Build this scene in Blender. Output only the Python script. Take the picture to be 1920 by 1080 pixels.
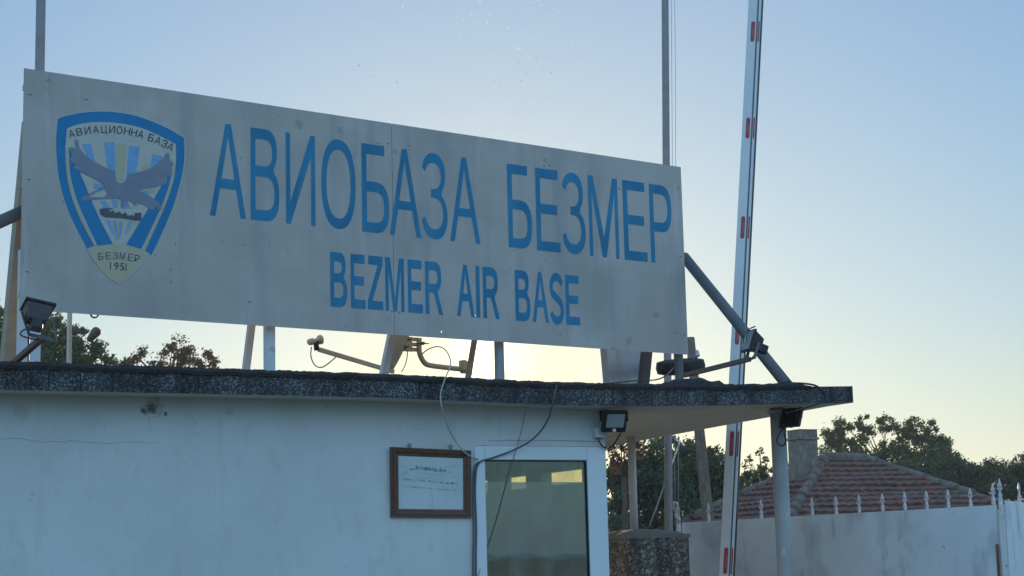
import bpy, bmesh, math, random
from mathutils import Vector, Matrix, noise
from mathutils.geometry import tessellate_polygon
for _o in list(bpy.data.objects): bpy.data.objects.remove(_o)
SC = bpy.context.scene
COL = SC.collection
V3 = Vector
R = math.radians

# ------------------------------------------------------------------ camera
FPX = 3370.0
CAM = V3((0, 0, 1.6))
_up = V3((-539, 21750, -FPX)).normalized()
_fw = V3((0, 0, -1))
_yc = (_fw - _up * _fw.dot(_up)).normalized()
_xc = _yc.cross(_up)
CM = Matrix((_xc, _yc, _up))                    # world = CM @ camera
cam = bpy.data.cameras.new("camera")
cam.sensor_width = 36
cam.lens = FPX / 1920 * 36
cam.clip_start = 0.05
cam.clip_end = 20000
co = bpy.data.objects.new("camera", cam)
COL.objects.link(co)
co.matrix_world = Matrix.Translation(CAM) @ CM.to_4x4()
SC.camera = co

# ------------------------------------------------------------------ sky, sun, exposure
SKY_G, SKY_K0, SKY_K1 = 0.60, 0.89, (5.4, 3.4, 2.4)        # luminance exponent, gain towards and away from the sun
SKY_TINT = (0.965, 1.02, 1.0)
AUREOLE = [(11.0, 0.0, 2.0, (0.10, 0.03, -0.05)), (5.0, 0.0, 1.6, (0.14, 0.05, -0.13)), (2.4, 0.0, 2.0, (0.7, 0.6, 0.40)), (0.9, 0.0, 1.5, (2.0, 1.8, 1.4))]
SUN_EL, SUN_AZ = 6.8, -0.9                      # degrees; azimuth measured from +Y towards +X
w = bpy.data.worlds.new("World")
SC.world = w
w.use_nodes = True
nt = w.node_tree
nt.nodes.clear()
sky = nt.nodes.new("ShaderNodeTexSky")
sky.sky_type = 'NISHITA'
sky.sun_disc = False
sky.sun_elevation = R(SUN_EL)
sky.sun_rotation = R(SUN_AZ)
sky.altitude = 100
sky.air_density = 1.0
sky.dust_density = 0.5
sky.ozone_density = 4.0
bg = nt.nodes.new("ShaderNodeBackground")
bg.inputs[1].default_value = 0.1
wo = nt.nodes.new("ShaderNodeOutputWorld")
sd = V3((math.sin(R(SUN_AZ)) * math.cos(R(SUN_EL)), math.cos(R(SUN_AZ)) * math.cos(R(SUN_EL)), math.sin(R(SUN_EL))))
def wn(kind, **kw):
    n = nt.nodes.new(kind)
    for k, v in kw.items():
        if k == 'op': n.operation = v
        else: setattr(n, k, v)
    return n
# the sky model's luminance is compressed, standing in for tone mapping
bw = wn("ShaderNodeRGBToBW"); nt.links.new(sky.outputs[0], bw.inputs[0])
mul = wn("ShaderNodeMath", op='MULTIPLY'); mul.inputs[1].default_value = 0.1; nt.links.new(bw.outputs[0], mul.inputs[0])
pw = wn("ShaderNodeMath", op='POWER'); pw.inputs[1].default_value = SKY_G - 1.0; nt.links.new(mul.outputs[0], pw.inputs[0])
tcw = wn("ShaderNodeTexCoord")
nrm_ = wn("ShaderNodeVectorMath", op='NORMALIZE'); nt.links.new(tcw.outputs['Generated'], nrm_.inputs[0])
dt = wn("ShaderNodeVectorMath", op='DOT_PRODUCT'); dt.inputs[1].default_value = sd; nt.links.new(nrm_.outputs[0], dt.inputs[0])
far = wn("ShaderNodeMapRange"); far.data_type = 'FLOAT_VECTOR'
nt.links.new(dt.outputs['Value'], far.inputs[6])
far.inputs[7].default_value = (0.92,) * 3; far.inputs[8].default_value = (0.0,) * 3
far.inputs[9].default_value = (SKY_K0,) * 3; far.inputs[10].default_value = SKY_K1  # extra sky gain away from the sun, added to light the booth front
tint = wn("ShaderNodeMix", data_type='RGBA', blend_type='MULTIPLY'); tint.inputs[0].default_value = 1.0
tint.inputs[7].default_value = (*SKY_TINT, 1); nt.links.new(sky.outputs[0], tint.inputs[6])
sc_ = wn("ShaderNodeVectorMath", op='SCALE'); nt.links.new(tint.outputs[2], sc_.inputs[0]); # low sky opposite the sun, dimmed and tinted for the window reflection
sx_ = wn("ShaderNodeSeparateXYZ"); nt.links.new(nrm_.outputs[0], sx_.inputs[0])
el_ = wn("ShaderNodeMapRange"); el_.interpolation_type = 'SMOOTHSTEP'; el_.inputs[1].default_value = 0.02; el_.inputs[2].default_value = 0.42
el_.inputs[3].default_value = 1.0; el_.inputs[4].default_value = 0.0; nt.links.new(sx_.outputs[2], el_.inputs[0])
bk_ = wn("ShaderNodeMapRange"); bk_.inputs[1].default_value = 0.85; bk_.inputs[2].default_value = 0.0; nt.links.new(dt.outputs['Value'], bk_.inputs[0])
eb_ = wn("ShaderNodeMath", op='MULTIPLY'); nt.links.new(el_.outputs[0], eb_.inputs[0]); nt.links.new(bk_.outputs[0], eb_.inputs[1])
ei_ = wn("ShaderNodeMix", data_type='RGBA'); ei_.inputs[6].default_value = (1, 1, 1, 1); ei_.inputs[7].default_value = (0.15, 0.265, 0.52, 1)
nt.links.new(eb_.outputs[0], ei_.inputs[0])
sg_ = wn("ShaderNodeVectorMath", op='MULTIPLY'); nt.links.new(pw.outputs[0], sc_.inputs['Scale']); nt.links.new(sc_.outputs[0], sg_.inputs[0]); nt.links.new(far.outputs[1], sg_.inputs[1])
# bright aureole close round the low sun
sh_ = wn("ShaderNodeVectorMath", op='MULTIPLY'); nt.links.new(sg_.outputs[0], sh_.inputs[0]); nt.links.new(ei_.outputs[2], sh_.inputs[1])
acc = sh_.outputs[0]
for lo, hi, p_, col in AUREOLE:
    gl = wn("ShaderNodeMapRange"); gl.inputs[1].default_value = math.cos(R(lo)); gl.inputs[2].default_value = math.cos(R(hi)); nt.links.new(dt.outputs['Value'], gl.inputs[0])
    gp = wn("ShaderNodeMath", op='POWER'); gp.inputs[1].default_value = p_; nt.links.new(gl.outputs[0], gp.inputs[0])
    gc = wn("ShaderNodeVectorMath", op='SCALE'); gc.inputs[0].default_value = tuple(c * 10 for c in col); nt.links.new(gp.outputs[0], gc.inputs['Scale'])
    ad = wn("ShaderNodeVectorMath", op='ADD'); nt.links.new(acc, ad.inputs[0]); nt.links.new(gc.outputs[0], ad.inputs[1]); acc = ad.outputs[0]
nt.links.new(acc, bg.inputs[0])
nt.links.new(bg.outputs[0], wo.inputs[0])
sl = bpy.data.lights.new("sun", 'SUN')
sl.energy = 3.6
sl.angle = R(0.53)
sl.color = (1.0, 0.80, 0.55)
so = bpy.data.objects.new("sun", sl)
COL.objects.link(so)
so.rotation_euler = sd.to_track_quat('Z', 'Y').to_euler()
so.location = (0, 60, 20)
SC.view_settings.view_transform = 'Standard'
SC.view_settings.look = 'None'
SC.view_settings.exposure = 0.0
SC.view_settings.gamma = 1.0

# ------------------------------------------------------------------ planes of the place
def ray(x, y): return CM @ V3((x - 960, 540 - y, -FPX))
def flat(v): return V3((v.x, v.y, 0)).normalized()
UF = flat(ray(7590, 898)); NF = V3((-UF.y, UF.x, 0))        # along / behind the booth front
US = flat(ray(5501, 950)); NS = V3((-US.y, US.x, 0))        # along / behind the sign
Z = V3((0, 0, 1))
def dep(x, y, Y):
    d = ray(x, y); return CAM + d * (Y / d.y)
def hit(x, y, P, n):
    d = ray(x, y); return CAM + d * ((P - CAM).dot(n) / d.dot(n))
F0 = dep(960, 900, 12.3); F0.z = 0
S0 = dep(44, 350, 11.2826); S0.z = 0
def F(x, y, b=0.0): return hit(x, y, F0 + NF * b, NF)
def S(x, y, o=0.0): return hit(x, y, S0 + NS * o, NS)
def W(a, b, z): return F0 + UF * a + NF * b + Z * z         # booth frame to world
def G(a, o, z): return S0 + US * a + NS * o + Z * z         # sign frame to world

# ------------------------------------------------------------------ materials
def lk(nt, a, b): nt.links.new(a, b)
def mat(name, col, rough=0.7, metal=0.0, var=0.0, vscale=6.0, col2=None, bump=0.0, bscale=60.0, spec=0.4, stretch=(1, 1, 1), contrast=(0.35, 0.65), transl=None):
    m = bpy.data.materials.new(name); m.use_nodes = True
    nt = m.node_tree; nt.nodes.clear()
    out = nt.nodes.new("ShaderNodeOutputMaterial")
    p = nt.nodes.new("ShaderNodeBsdfPrincipled")
    p.inputs['Roughness'].default_value = rough
    p.inputs['Metallic'].default_value = metal
    p.inputs['Specular IOR Level'].default_value = spec
    p.inputs['Base Color'].default_value = (*col, 1)
    lk(nt, p.outputs[0], out.inputs[0])
    tc = nt.nodes.new("ShaderNodeTexCoord")
    mp = nt.nodes.new("ShaderNodeMapping"); mp.inputs['Scale'].default_value = stretch
    lk(nt, tc.outputs['Object'], mp.inputs[0])
    m['_p'] = p.name; m['_mp'] = mp.name
    if col2 is not None or var > 0:
        n = nt.nodes.new("ShaderNodeTexNoise"); n.inputs['Scale'].default_value = vscale
        n.inputs['Detail'].default_value = 8; n.inputs['Roughness'].default_value = 0.62
        lk(nt, mp.outputs[0], n.inputs['Vector'])
        r = nt.nodes.new("ShaderNodeValToRGB")
        r.color_ramp.elements[0].position = contrast[0]; r.color_ramp.elements[1].position = contrast[1]
        c2 = col2 if col2 is not None else tuple(c * (1 - var) for c in col)
        r.color_ramp.elements[0].color = (*c2, 1); r.color_ramp.elements[1].color = (*col, 1)
        lk(nt, n.outputs['Fac'], r.inputs[0]); lk(nt, r.outputs[0], p.inputs['Base Color'])
    if bump > 0:
        n2 = nt.nodes.new("ShaderNodeTexNoise"); n2.inputs['Scale'].default_value = bscale; n2.inputs['Detail'].default_value = 5
        lk(nt, tc.outputs['Object'], n2.inputs['Vector'])
        b = nt.nodes.new("ShaderNodeBump"); b.inputs['Strength'].default_value = bump; b.inputs['Distance'].default_value = 0.01
        lk(nt, n2.outputs['Fac'], b.inputs['Height']); lk(nt, b.outputs[0], p.inputs['Normal'])
    if transl:
        t = nt.nodes.new("ShaderNodeBsdfTranslucent"); t.inputs[0].default_value = (*transl, 1)
        mx = nt.nodes.new("ShaderNodeMixShader"); mx.inputs[0].default_value = 0.35
        lk(nt, p.outputs[0], mx.inputs[1]); lk(nt, t.outputs[0], mx.inputs[2]); lk(nt, mx.outputs[0], out.inputs[0])
    return m

def layer(m, col, scale=20.0, lo=0.55, hi=0.62, stretch=(1, 1, 1), offset=(0, 0, 0), amount=1.0, detail=6):
    """wear or stains of another colour over the material's base, broken up by noise"""
    nt = m.node_tree; p = nt.nodes[m['_p']]
    tc = nt.nodes.new("ShaderNodeTexCoord"); mp = nt.nodes.new("ShaderNodeMapping")
    mp.inputs['Scale'].default_value = stretch; mp.inputs['Location'].default_value = offset
    lk(nt, tc.outputs['Object'], mp.inputs[0])
    n = nt.nodes.new("ShaderNodeTexNoise"); n.inputs['Scale'].default_value = scale; n.inputs['Detail'].default_value = detail
    lk(nt, mp.outputs[0], n.inputs['Vector'])
    r = nt.nodes.new("ShaderNodeMapRange"); r.inputs[1].default_value = lo; r.inputs[2].default_value = hi
    r.inputs[4].default_value = amount
    lk(nt, n.outputs['Fac'], r.inputs[0])
    mx = nt.nodes.new("ShaderNodeMix"); mx.data_type = 'RGBA'
    inp = p.inputs['Base Color']
    if inp.is_linked:
        lk(nt, inp.links[0].from_socket, mx.inputs[6])
    else:
        mx.inputs[6].default_value = inp.default_value
    mx.inputs[7].default_value = (*col, 1)
    lk(nt, r.outputs[0], mx.inputs[0]); lk(nt, mx.outputs[2], inp)
    return m

def spots(m, col, centres, amount=0.9):
    """stains at given object-space places: (centre, radius), ragged by noise"""
    nt = m.node_tree; p = nt.nodes[m['_p']]
    tc = nt.nodes.new("ShaderNodeTexCoord")
    n = nt.nodes.new("ShaderNodeTexNoise"); n.inputs['Scale'].default_value = 22; n.inputs['Detail'].default_value = 8
    n.inputs['Roughness'].default_value = 0.75
    lk(nt, tc.outputs['Object'], n.inputs['Vector'])
    for c, rad in centres:
        d = nt.nodes.new("ShaderNodeVectorMath"); d.operation = 'DISTANCE'
        lk(nt, tc.outputs['Object'], d.inputs[0]); d.inputs[1].default_value = c
        r = nt.nodes.new("ShaderNodeMapRange"); r.inputs[1].default_value = 0; r.inputs[2].default_value = rad
        r.inputs[3].default_value = 0.62; r.inputs[4].default_value = -0.25
        lk(nt, d.outputs['Value'], r.inputs[0])
        ad = nt.nodes.new("ShaderNodeMath"); ad.operation = 'ADD'
        lk(nt, n.outputs['Fac'], ad.inputs[0]); lk(nt, r.outputs[0], ad.inputs[1])
        r2 = nt.nodes.new("ShaderNodeMapRange"); r2.inputs[1].default_value = 0.86; r2.inputs[2].default_value = 0.98
        r2.inputs[4].default_value = amount
        lk(nt, ad.outputs[0], r2.inputs[0])
        mx = nt.nodes.new("ShaderNodeMix"); mx.data_type = 'RGBA'
        inp = p.inputs['Base Color']
        if inp.is_linked: lk(nt, inp.links[0].from_socket, mx.inputs[6])
        else: mx.inputs[6].default_value = inp.default_value
        mx.inputs[7].default_value = (*col, 1)
        lk(nt, r2.outputs[0], mx.inputs[0]); lk(nt, mx.outputs[2], inp)
    return m

def pebble(name, dark, mid, light, scale=70.0):
    m = bpy.data.materials.new(name); m.use_nodes = True
    nt = m.node_tree; p = nt.nodes['Principled BSDF']; p.inputs['Roughness'].default_value = 0.85
    m['_p'] = p.name
    tc = nt.nodes.new("ShaderNodeTexCoord")
    v = nt.nodes.new("ShaderNodeTexVoronoi"); v.inputs['Scale'].default_value = scale
    lk(nt, tc.outputs['Object'], v.inputs['Vector'])
    sep = nt.nodes.new("ShaderNodeSeparateColor"); lk(nt, v.outputs['Color'], sep.inputs[0])
    r = nt.nodes.new("ShaderNodeValToRGB"); e = r.color_ramp.elements
    e[0].position = 0.25; e[0].color = (*dark, 1); e[1].position = 0.97; e[1].color = (*light, 1)
    q = e.new(0.7); q.color = (*mid, 1)
    lk(nt, sep.outputs[0], r.inputs[0])
    big = nt.nodes.new("ShaderNodeTexNoise"); big.inputs['Scale'].default_value = 3.0; big.inputs['Detail'].default_value = 4
    mp = nt.nodes.new("ShaderNodeMapping"); mp.inputs['Scale'].default_value = (2.2, 2.2, 0.35)
    lk(nt, tc.outputs['Object'], mp.inputs[0]); lk(nt, mp.outputs[0], big.inputs['Vector'])
    br = nt.nodes.new("ShaderNodeMapRange"); br.inputs[1].default_value = 0.35; br.inputs[2].default_value = 0.6
    br.inputs[3].default_value = 0.45; br.inputs[4].default_value = 1.15
    lk(nt, big.outputs['Fac'], br.inputs[0])
    mx = nt.nodes.new("ShaderNodeMix"); mx.data_type = 'RGBA'; mx.blend_type = 'MULTIPLY'; mx.inputs[0].default_value = 1
    lk(nt, r.outputs[0], mx.inputs[6]); lk(nt, br.outputs[0], mx.inputs[7])
    lk(nt, mx.outputs[2], p.inputs['Base Color'])
    b = nt.nodes.new("ShaderNodeBump"); b.inputs['Strength'].default_value = 1.0; b.inputs['Distance'].default_value = 0.012; b.invert = True
    lk(nt, v.outputs['Distance'], b.inputs['Height']); lk(nt, b.outputs[0], p.inputs['Normal'])
    return m

def pane_mat(name, tint, trans, gloss=(0.9, 0.95, 0.9), rough=0.0, dust=0.16):
    m = bpy.data.materials.new(name); m.use_nodes = True
    nt = m.node_tree; nt.nodes.clear()
    out = nt.nodes.new("ShaderNodeOutputMaterial")
    t = nt.nodes.new("ShaderNodeBsdfTransparent"); t.inputs[0].default_value = (*tint, 1)
    g = nt.nodes.new("ShaderNodeBsdfGlossy"); g.inputs[0].default_value = (*gloss, 1); g.inputs['Roughness'].default_value = rough
    mx = nt.nodes.new("ShaderNodeMixShader"); mx.inputs[0].default_value = 1 - trans
    lk(nt, t.outputs[0], mx.inputs[1]); lk(nt, g.outputs[0], mx.inputs[2])
    # thin uneven dust and wipe marks on the glass
    tc = nt.nodes.new("ShaderNodeTexCoord"); mp = nt.nodes.new("ShaderNodeMapping"); mp.inputs['Scale'].default_value = (2.0, 2.0, 1.0); mp.inputs['Rotation'].default_value = (0.5, 0.4, 0)
    lk(nt, tc.outputs['Object'], mp.inputs[0])
    n = nt.nodes.new("ShaderNodeTexNoise"); n.inputs['Scale'].default_value = 3.5; n.inputs['Detail'].default_value = 7; n.inputs['Distortion'].default_value = 0.8
    lk(nt, mp.outputs[0], n.inputs['Vector'])
    r = nt.nodes.new("ShaderNodeMapRange"); r.inputs[1].default_value = 0.38; r.inputs[2].default_value = 0.75; r.inputs[4].default_value = dust
    lk(nt, n.outputs['Fac'], r.inputs[0])
    d = nt.nodes.new("ShaderNodeBsdfDiffuse"); d.inputs[0].default_value = (0.5, 0.5, 0.47, 1)
    m2 = nt.nodes.new("ShaderNodeMixShader"); lk(nt, r.outputs[0], m2.inputs[0]); lk(nt, mx.outputs[0], m2.inputs[1]); lk(nt, d.outputs[0], m2.inputs[2])
    lk(nt, m2.outputs[0], out.inputs[0])
    return m

M = {}
M['clear'] = pane_mat('clear_pane', (0.92, 0.94, 0.92), 0.92)
M['plaster'] = mat('white_plaster', (0.66, 0.66, 0.645), 0.9, var=0.10, vscale=1.6, bump=0.25, bscale=90)
layer(M['plaster'], (0.50, 0.49, 0.45), scale=9, lo=0.56, hi=0.80, stretch=(1, 1, 0.5), amount=0.5)
M['soffit'] = mat('cream_soffit', (0.62, 0.58, 0.52), 0.9, var=0.12, vscale=3, bump=0.15)
M['inside'] = mat('inside_plaster', (0.5, 0.5, 0.46), 0.9, var=0.1)
M['floor'] = mat('inside_floor', (0.2, 0.17, 0.13), 0.8, var=0.2)
M['pebble'] = pebble('pebbledash', (0.04, 0.046, 0.052), (0.085, 0.095, 0.10), (0.27, 0.29, 0.29), 120)
M['pebble_block'] = pebble('pebbledash_block', (0.10, 0.09, 0.08), (0.22, 0.20, 0.18), (0.42, 0.40, 0.36), 55)
M['felt'] = mat('roofing_felt', (0.035, 0.036, 0.04), 0.9, var=0.4, vscale=14, bump=0.8, bscale=120)
M['concrete'] = mat('rough_concrete', (0.26, 0.25, 0.23), 0.9, var=0.3, vscale=5, bump=0.5, bscale=60)
M['pvc'] = mat('white_pvc', (0.74, 0.76, 0.78), 0.35, var=0.04, vscale=2)
M['gasket'] = mat('black_gasket', (0.015, 0.015, 0.017), 0.5)
M['sign'] = mat('weathered_sign_sheet', (0.555, 0.49, 0.445), 0.55, var=0.16, vscale=1.7, bump=0.5, bscale=1.3, spec=0.3)
layer(M['sign'], (0.34, 0.33, 0.32), scale=4.5, lo=0.50, hi=0.80, stretch=(1.6, 1.6, 0.10), amount=0.8)
layer(M['sign'], (0.30, 0.29, 0.27), scale=1.1, lo=0.50, hi=0.72, stretch=(1, 1, 1.3), offset=(4, 2, 7), amount=0.55)
layer(M['sign'], (0.66, 0.63, 0.60), scale=7, lo=0.62, hi=0.80, stretch=(1.4, 1.4, 0.16), offset=(9, 1, 3), amount=0.5)
layer(M['sign'], (0.13, 0.12, 0.11), scale=42, lo=0.765, hi=0.785, amount=0.8, detail=1)
M['blue'] = mat('faded_blue_paint', (0.018, 0.225, 0.40), 0.55, var=0.25, vscale=2.5)
layer(M['blue'], (0.06, 0.27, 0.44), scale=5, lo=0.5, hi=0.75, stretch=(1.5, 1.5, 0.2), amount=0.6)
layer(M['blue'], (0.16, 0.26, 0.34), scale=30, lo=0.66, hi=0.72, amount=0.6, detail=3)
M['blue2'] = mat('emblem_blue_paint', (0.010, 0.21, 0.44), 0.5, var=0.12, vscale=6)
M['skyblue'] = mat('emblem_light_blue', (0.20, 0.42, 0.68), 0.6, var=0.2, vscale=12)
M['yellow'] = mat('emblem_faded_yellow', (0.50, 0.44, 0.27), 0.6, col2=(0.50, 0.47, 0.38), vscale=12)
M['cream'] = mat('emblem_cream', (0.54, 0.53, 0.47), 0.6, var=0.08, vscale=10)
M['eagle'] = mat('emblem_grey', (0.235, 0.26, 0.33), 0.6, var=0.14, vscale=10)
M['eagle2'] = mat('emblem_pale_edge', (0.38, 0.37, 0.42), 0.6)
M['eagle3'] = mat('emblem_feather', (0.285, 0.31, 0.38), 0.6)
M['ribbon'] = mat('emblem_dark', (0.11, 0.115, 0.15), 0.6, var=0.3, vscale=30)
M['ink'] = mat('dark_ink', (0.05, 0.055, 0.06), 0.6)
M['ink_faded'] = mat('faded_ink', (0.16, 0.155, 0.11), 0.6, var=0.4, vscale=25)
M['bolt'] = mat('bolt_steel', (0.45, 0.46, 0.48), 0.35, metal=0.7)
M['steel'] = mat('grey_painted_steel', (0.34, 0.35, 0.36), 0.5, var=0.15, vscale=8)
M['steel_dark'] = mat('dark_grey_steel', (0.14, 0.145, 0.15), 0.55, var=0.2, vscale=8)
M['tan'] = mat('tan_painted_steel', (0.42, 0.35, 0.26), 0.6, var=0.2, vscale=7)
M['white_steel'] = mat('white_painted_steel', (0.66, 0.66, 0.66), 0.45, var=0.1, vscale=9)
layer(M['white_steel'], (0.25, 0.15, 0.08), scale=12, lo=0.62, hi=0.72, amount=0.7)
M['rust'] = mat('rusty_steel', (0.20, 0.11, 0.075), 0.8, col2=(0.11, 0.085, 0.075), vscale=14, bump=0.3)
M['galv'] = mat('galvanised_sheet', (0.45, 0.48, 0.52), 0.4, metal=0.4, var=0.2, vscale=5)
M['pole'] = mat('flagpole_paint', (0.33, 0.31, 0.32), 0.5, var=0.18, vscale=5)
layer(M['pole'], (0.30, 0.20, 0.15), scale=7, lo=0.55, hi=0.7, amount=0.6)
M['column'] = mat('grey_column_paint', (0.36, 0.345, 0.33), 0.5, var=0.2, vscale=3)
layer(M['column'], (0.52, 0.50, 0.48), scale=8, lo=0.62, hi=0.70, amount=0.5)
M['black'] = mat('black_plastic', (0.018, 0.019, 0.022), 0.4, bump=0.05)
M['cable_black'] = mat('black_cable', (0.03, 0.03, 0.032), 0.5)
M['cable_white'] = mat('white_cable', (0.46, 0.46, 0.45), 0.5)
M['cable_grey'] = mat('grey_cable', (0.10, 0.105, 0.11), 0.6)
M['dark_enamel'] = mat('dark_enamel', (0.05, 0.052, 0.056), 0.45, var=0.3, vscale=12)
M['lens'] = mat('floodlight_lens', (0.30, 0.33, 0.33), 0.25, var=0.1, vscale=20, spec=0.6)
M['cream_plastic'] = mat('cream_plastic', (0.62, 0.57, 0.45), 0.5, var=0.12, vscale=20)
M['frame_wood'] = mat('brown_varnished_wood', (0.17, 0.075, 0.04), 0.45, col2=(0.09, 0.045, 0.03), vscale=6, stretch=(3, 3, 12), bump=0.1)
M['paper'] = mat('faded_paper', (0.60, 0.66, 0.66), 0.35, var=0.12, vscale=4)
M['print'] = mat('faded_print', (0.10, 0.12, 0.14), 0.6, col2=(0.45, 0.50, 0.50), vscale=35, contrast=(0.40, 0.62))
M['print_pale'] = mat('pale_print', (0.30, 0.34, 0.35), 0.6, col2=(0.55, 0.60, 0.60), vscale=45, contrast=(0.42, 0.60))
M['crack'] = mat('crack_dirt', (0.34, 0.33, 0.31), 0.9)
M['boom'] = mat('white_boom_paint', (0.72, 0.72, 0.72), 0.35, var=0.05, vscale=4)
M['groove'] = mat('boom_groove', (0.11, 0.13, 0.17), 0.4)
M['red'] = mat('red_reflector', (0.42, 0.055, 0.065), 0.35, var=0.15, vscale=20)
M['red_dirty'] = mat('pale_reflector_bar', (0.48, 0.13, 0.14), 0.4)
M['gate'] = mat('white_gate_paint', (0.72, 0.81, 0.87), 0.45, var=0.14, vscale=1.8, bump=0.3, bscale=2)
layer(M['gate'], (0.46, 0.51, 0.56), scale=2.6, lo=0.53, hi=0.62, stretch=(1, 1, 0.7), amount=0.65)
layer(M['gate'], (0.36, 0.38, 0.40), scale=6, lo=0.60, hi=0.68, stretch=(1.5, 1.5, 0.4), offset=(3, 3, 3), amount=0.5)
layer(M['gate'], (0.10, 0.08, 0.07), scale=26, lo=0.74, hi=0.77, amount=0.8, detail=2)
M['spear'] = mat('white_cast_spear', (0.62, 0.62, 0.63), 0.5, var=0.25, vscale=25)
M['wood_pole'] = mat('weathered_wood_pole', (0.21, 0.16, 0.12), 0.9, col2=(0.11, 0.085, 0.07), vscale=9, stretch=(4, 4, 0.6), bump=0.4)
M['tile'] = mat('red_roof_tile', (0.225, 0.088, 0.068), 0.85, col2=(0.11, 0.070, 0.060), vscale=3.5, bump=0.3, bscale=20)
layer(M['tile'], (0.15, 0.125, 0.10), scale=2.2, lo=0.52, hi=0.72, amount=0.65)
layer(M['tile'], (0.05, 0.042, 0.038), scale=9, lo=0.60, hi=0.72, amount=0.7)
M['ridge'] = mat('mortared_ridge_tile', (0.20, 0.165, 0.145), 0.9, col2=(0.13, 0.085, 0.07), vscale=6, bump=0.4, bscale=18)
M['chimney'] = mat('chimney_render', (0.27, 0.23, 0.19), 0.9, col2=(0.14, 0.12, 0.10), vscale=7, bump=0.4, bscale=25)
M['bark'] = mat('tree_bark', (0.09, 0.07, 0.055), 0.9, var=0.4, vscale=9, bump=0.5, bscale=25)
M['leaf_dark'] = mat('dark_leaf', (0.080, 0.120, 0.080), 0.55, col2=(0.050, 0.085, 0.062), vscale=2.5, transl=(0.10, 0.14, 0.025))
M['leaf_mid'] = mat('mid_leaf', (0.080, 0.120, 0.055), 0.55, col2=(0.045, 0.076, 0.042), vscale=2.5, transl=(0.16, 0.22, 0.05))
M['leaf_sunlit'] = mat('sun_reddened_leaf', (0.11, 0.065, 0.040), 0.6, col2=(0.06, 0.055, 0.03), vscale=3, transl=(0.24, 0.12, 0.05))  # reddish light of the low sun put into the leaf colour
M['insect'] = mat('insect_wing', (0.75, 0.75, 0.70), 0.3, transl=(1.0, 1.0, 0.95))
for n_ in M['insect'].node_tree.nodes:
    if n_.type == 'MIX_SHADER': n_.inputs[0].default_value = 0.95

# ------------------------------------------------------------------ object helpers
def tag(o, label=None, cat=None, group=None, kind=None):
    if label: o['label'] = label
    if cat: o['category'] = cat
    if group: o['group'] = group
    if kind: o['kind'] = kind
    return o
def empty(name, loc, label, cat, group=None):
    o = bpy.data.objects.new(name, None); COL.objects.link(o)
    o.empty_display_size = 0.2
    o.location = loc
    return tag(o, label, cat, group)
def origin(o):
    p = V3((0, 0, 0))
    while o is not None:
        p = p + V3(o.location); o = o.parent
    return p

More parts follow.
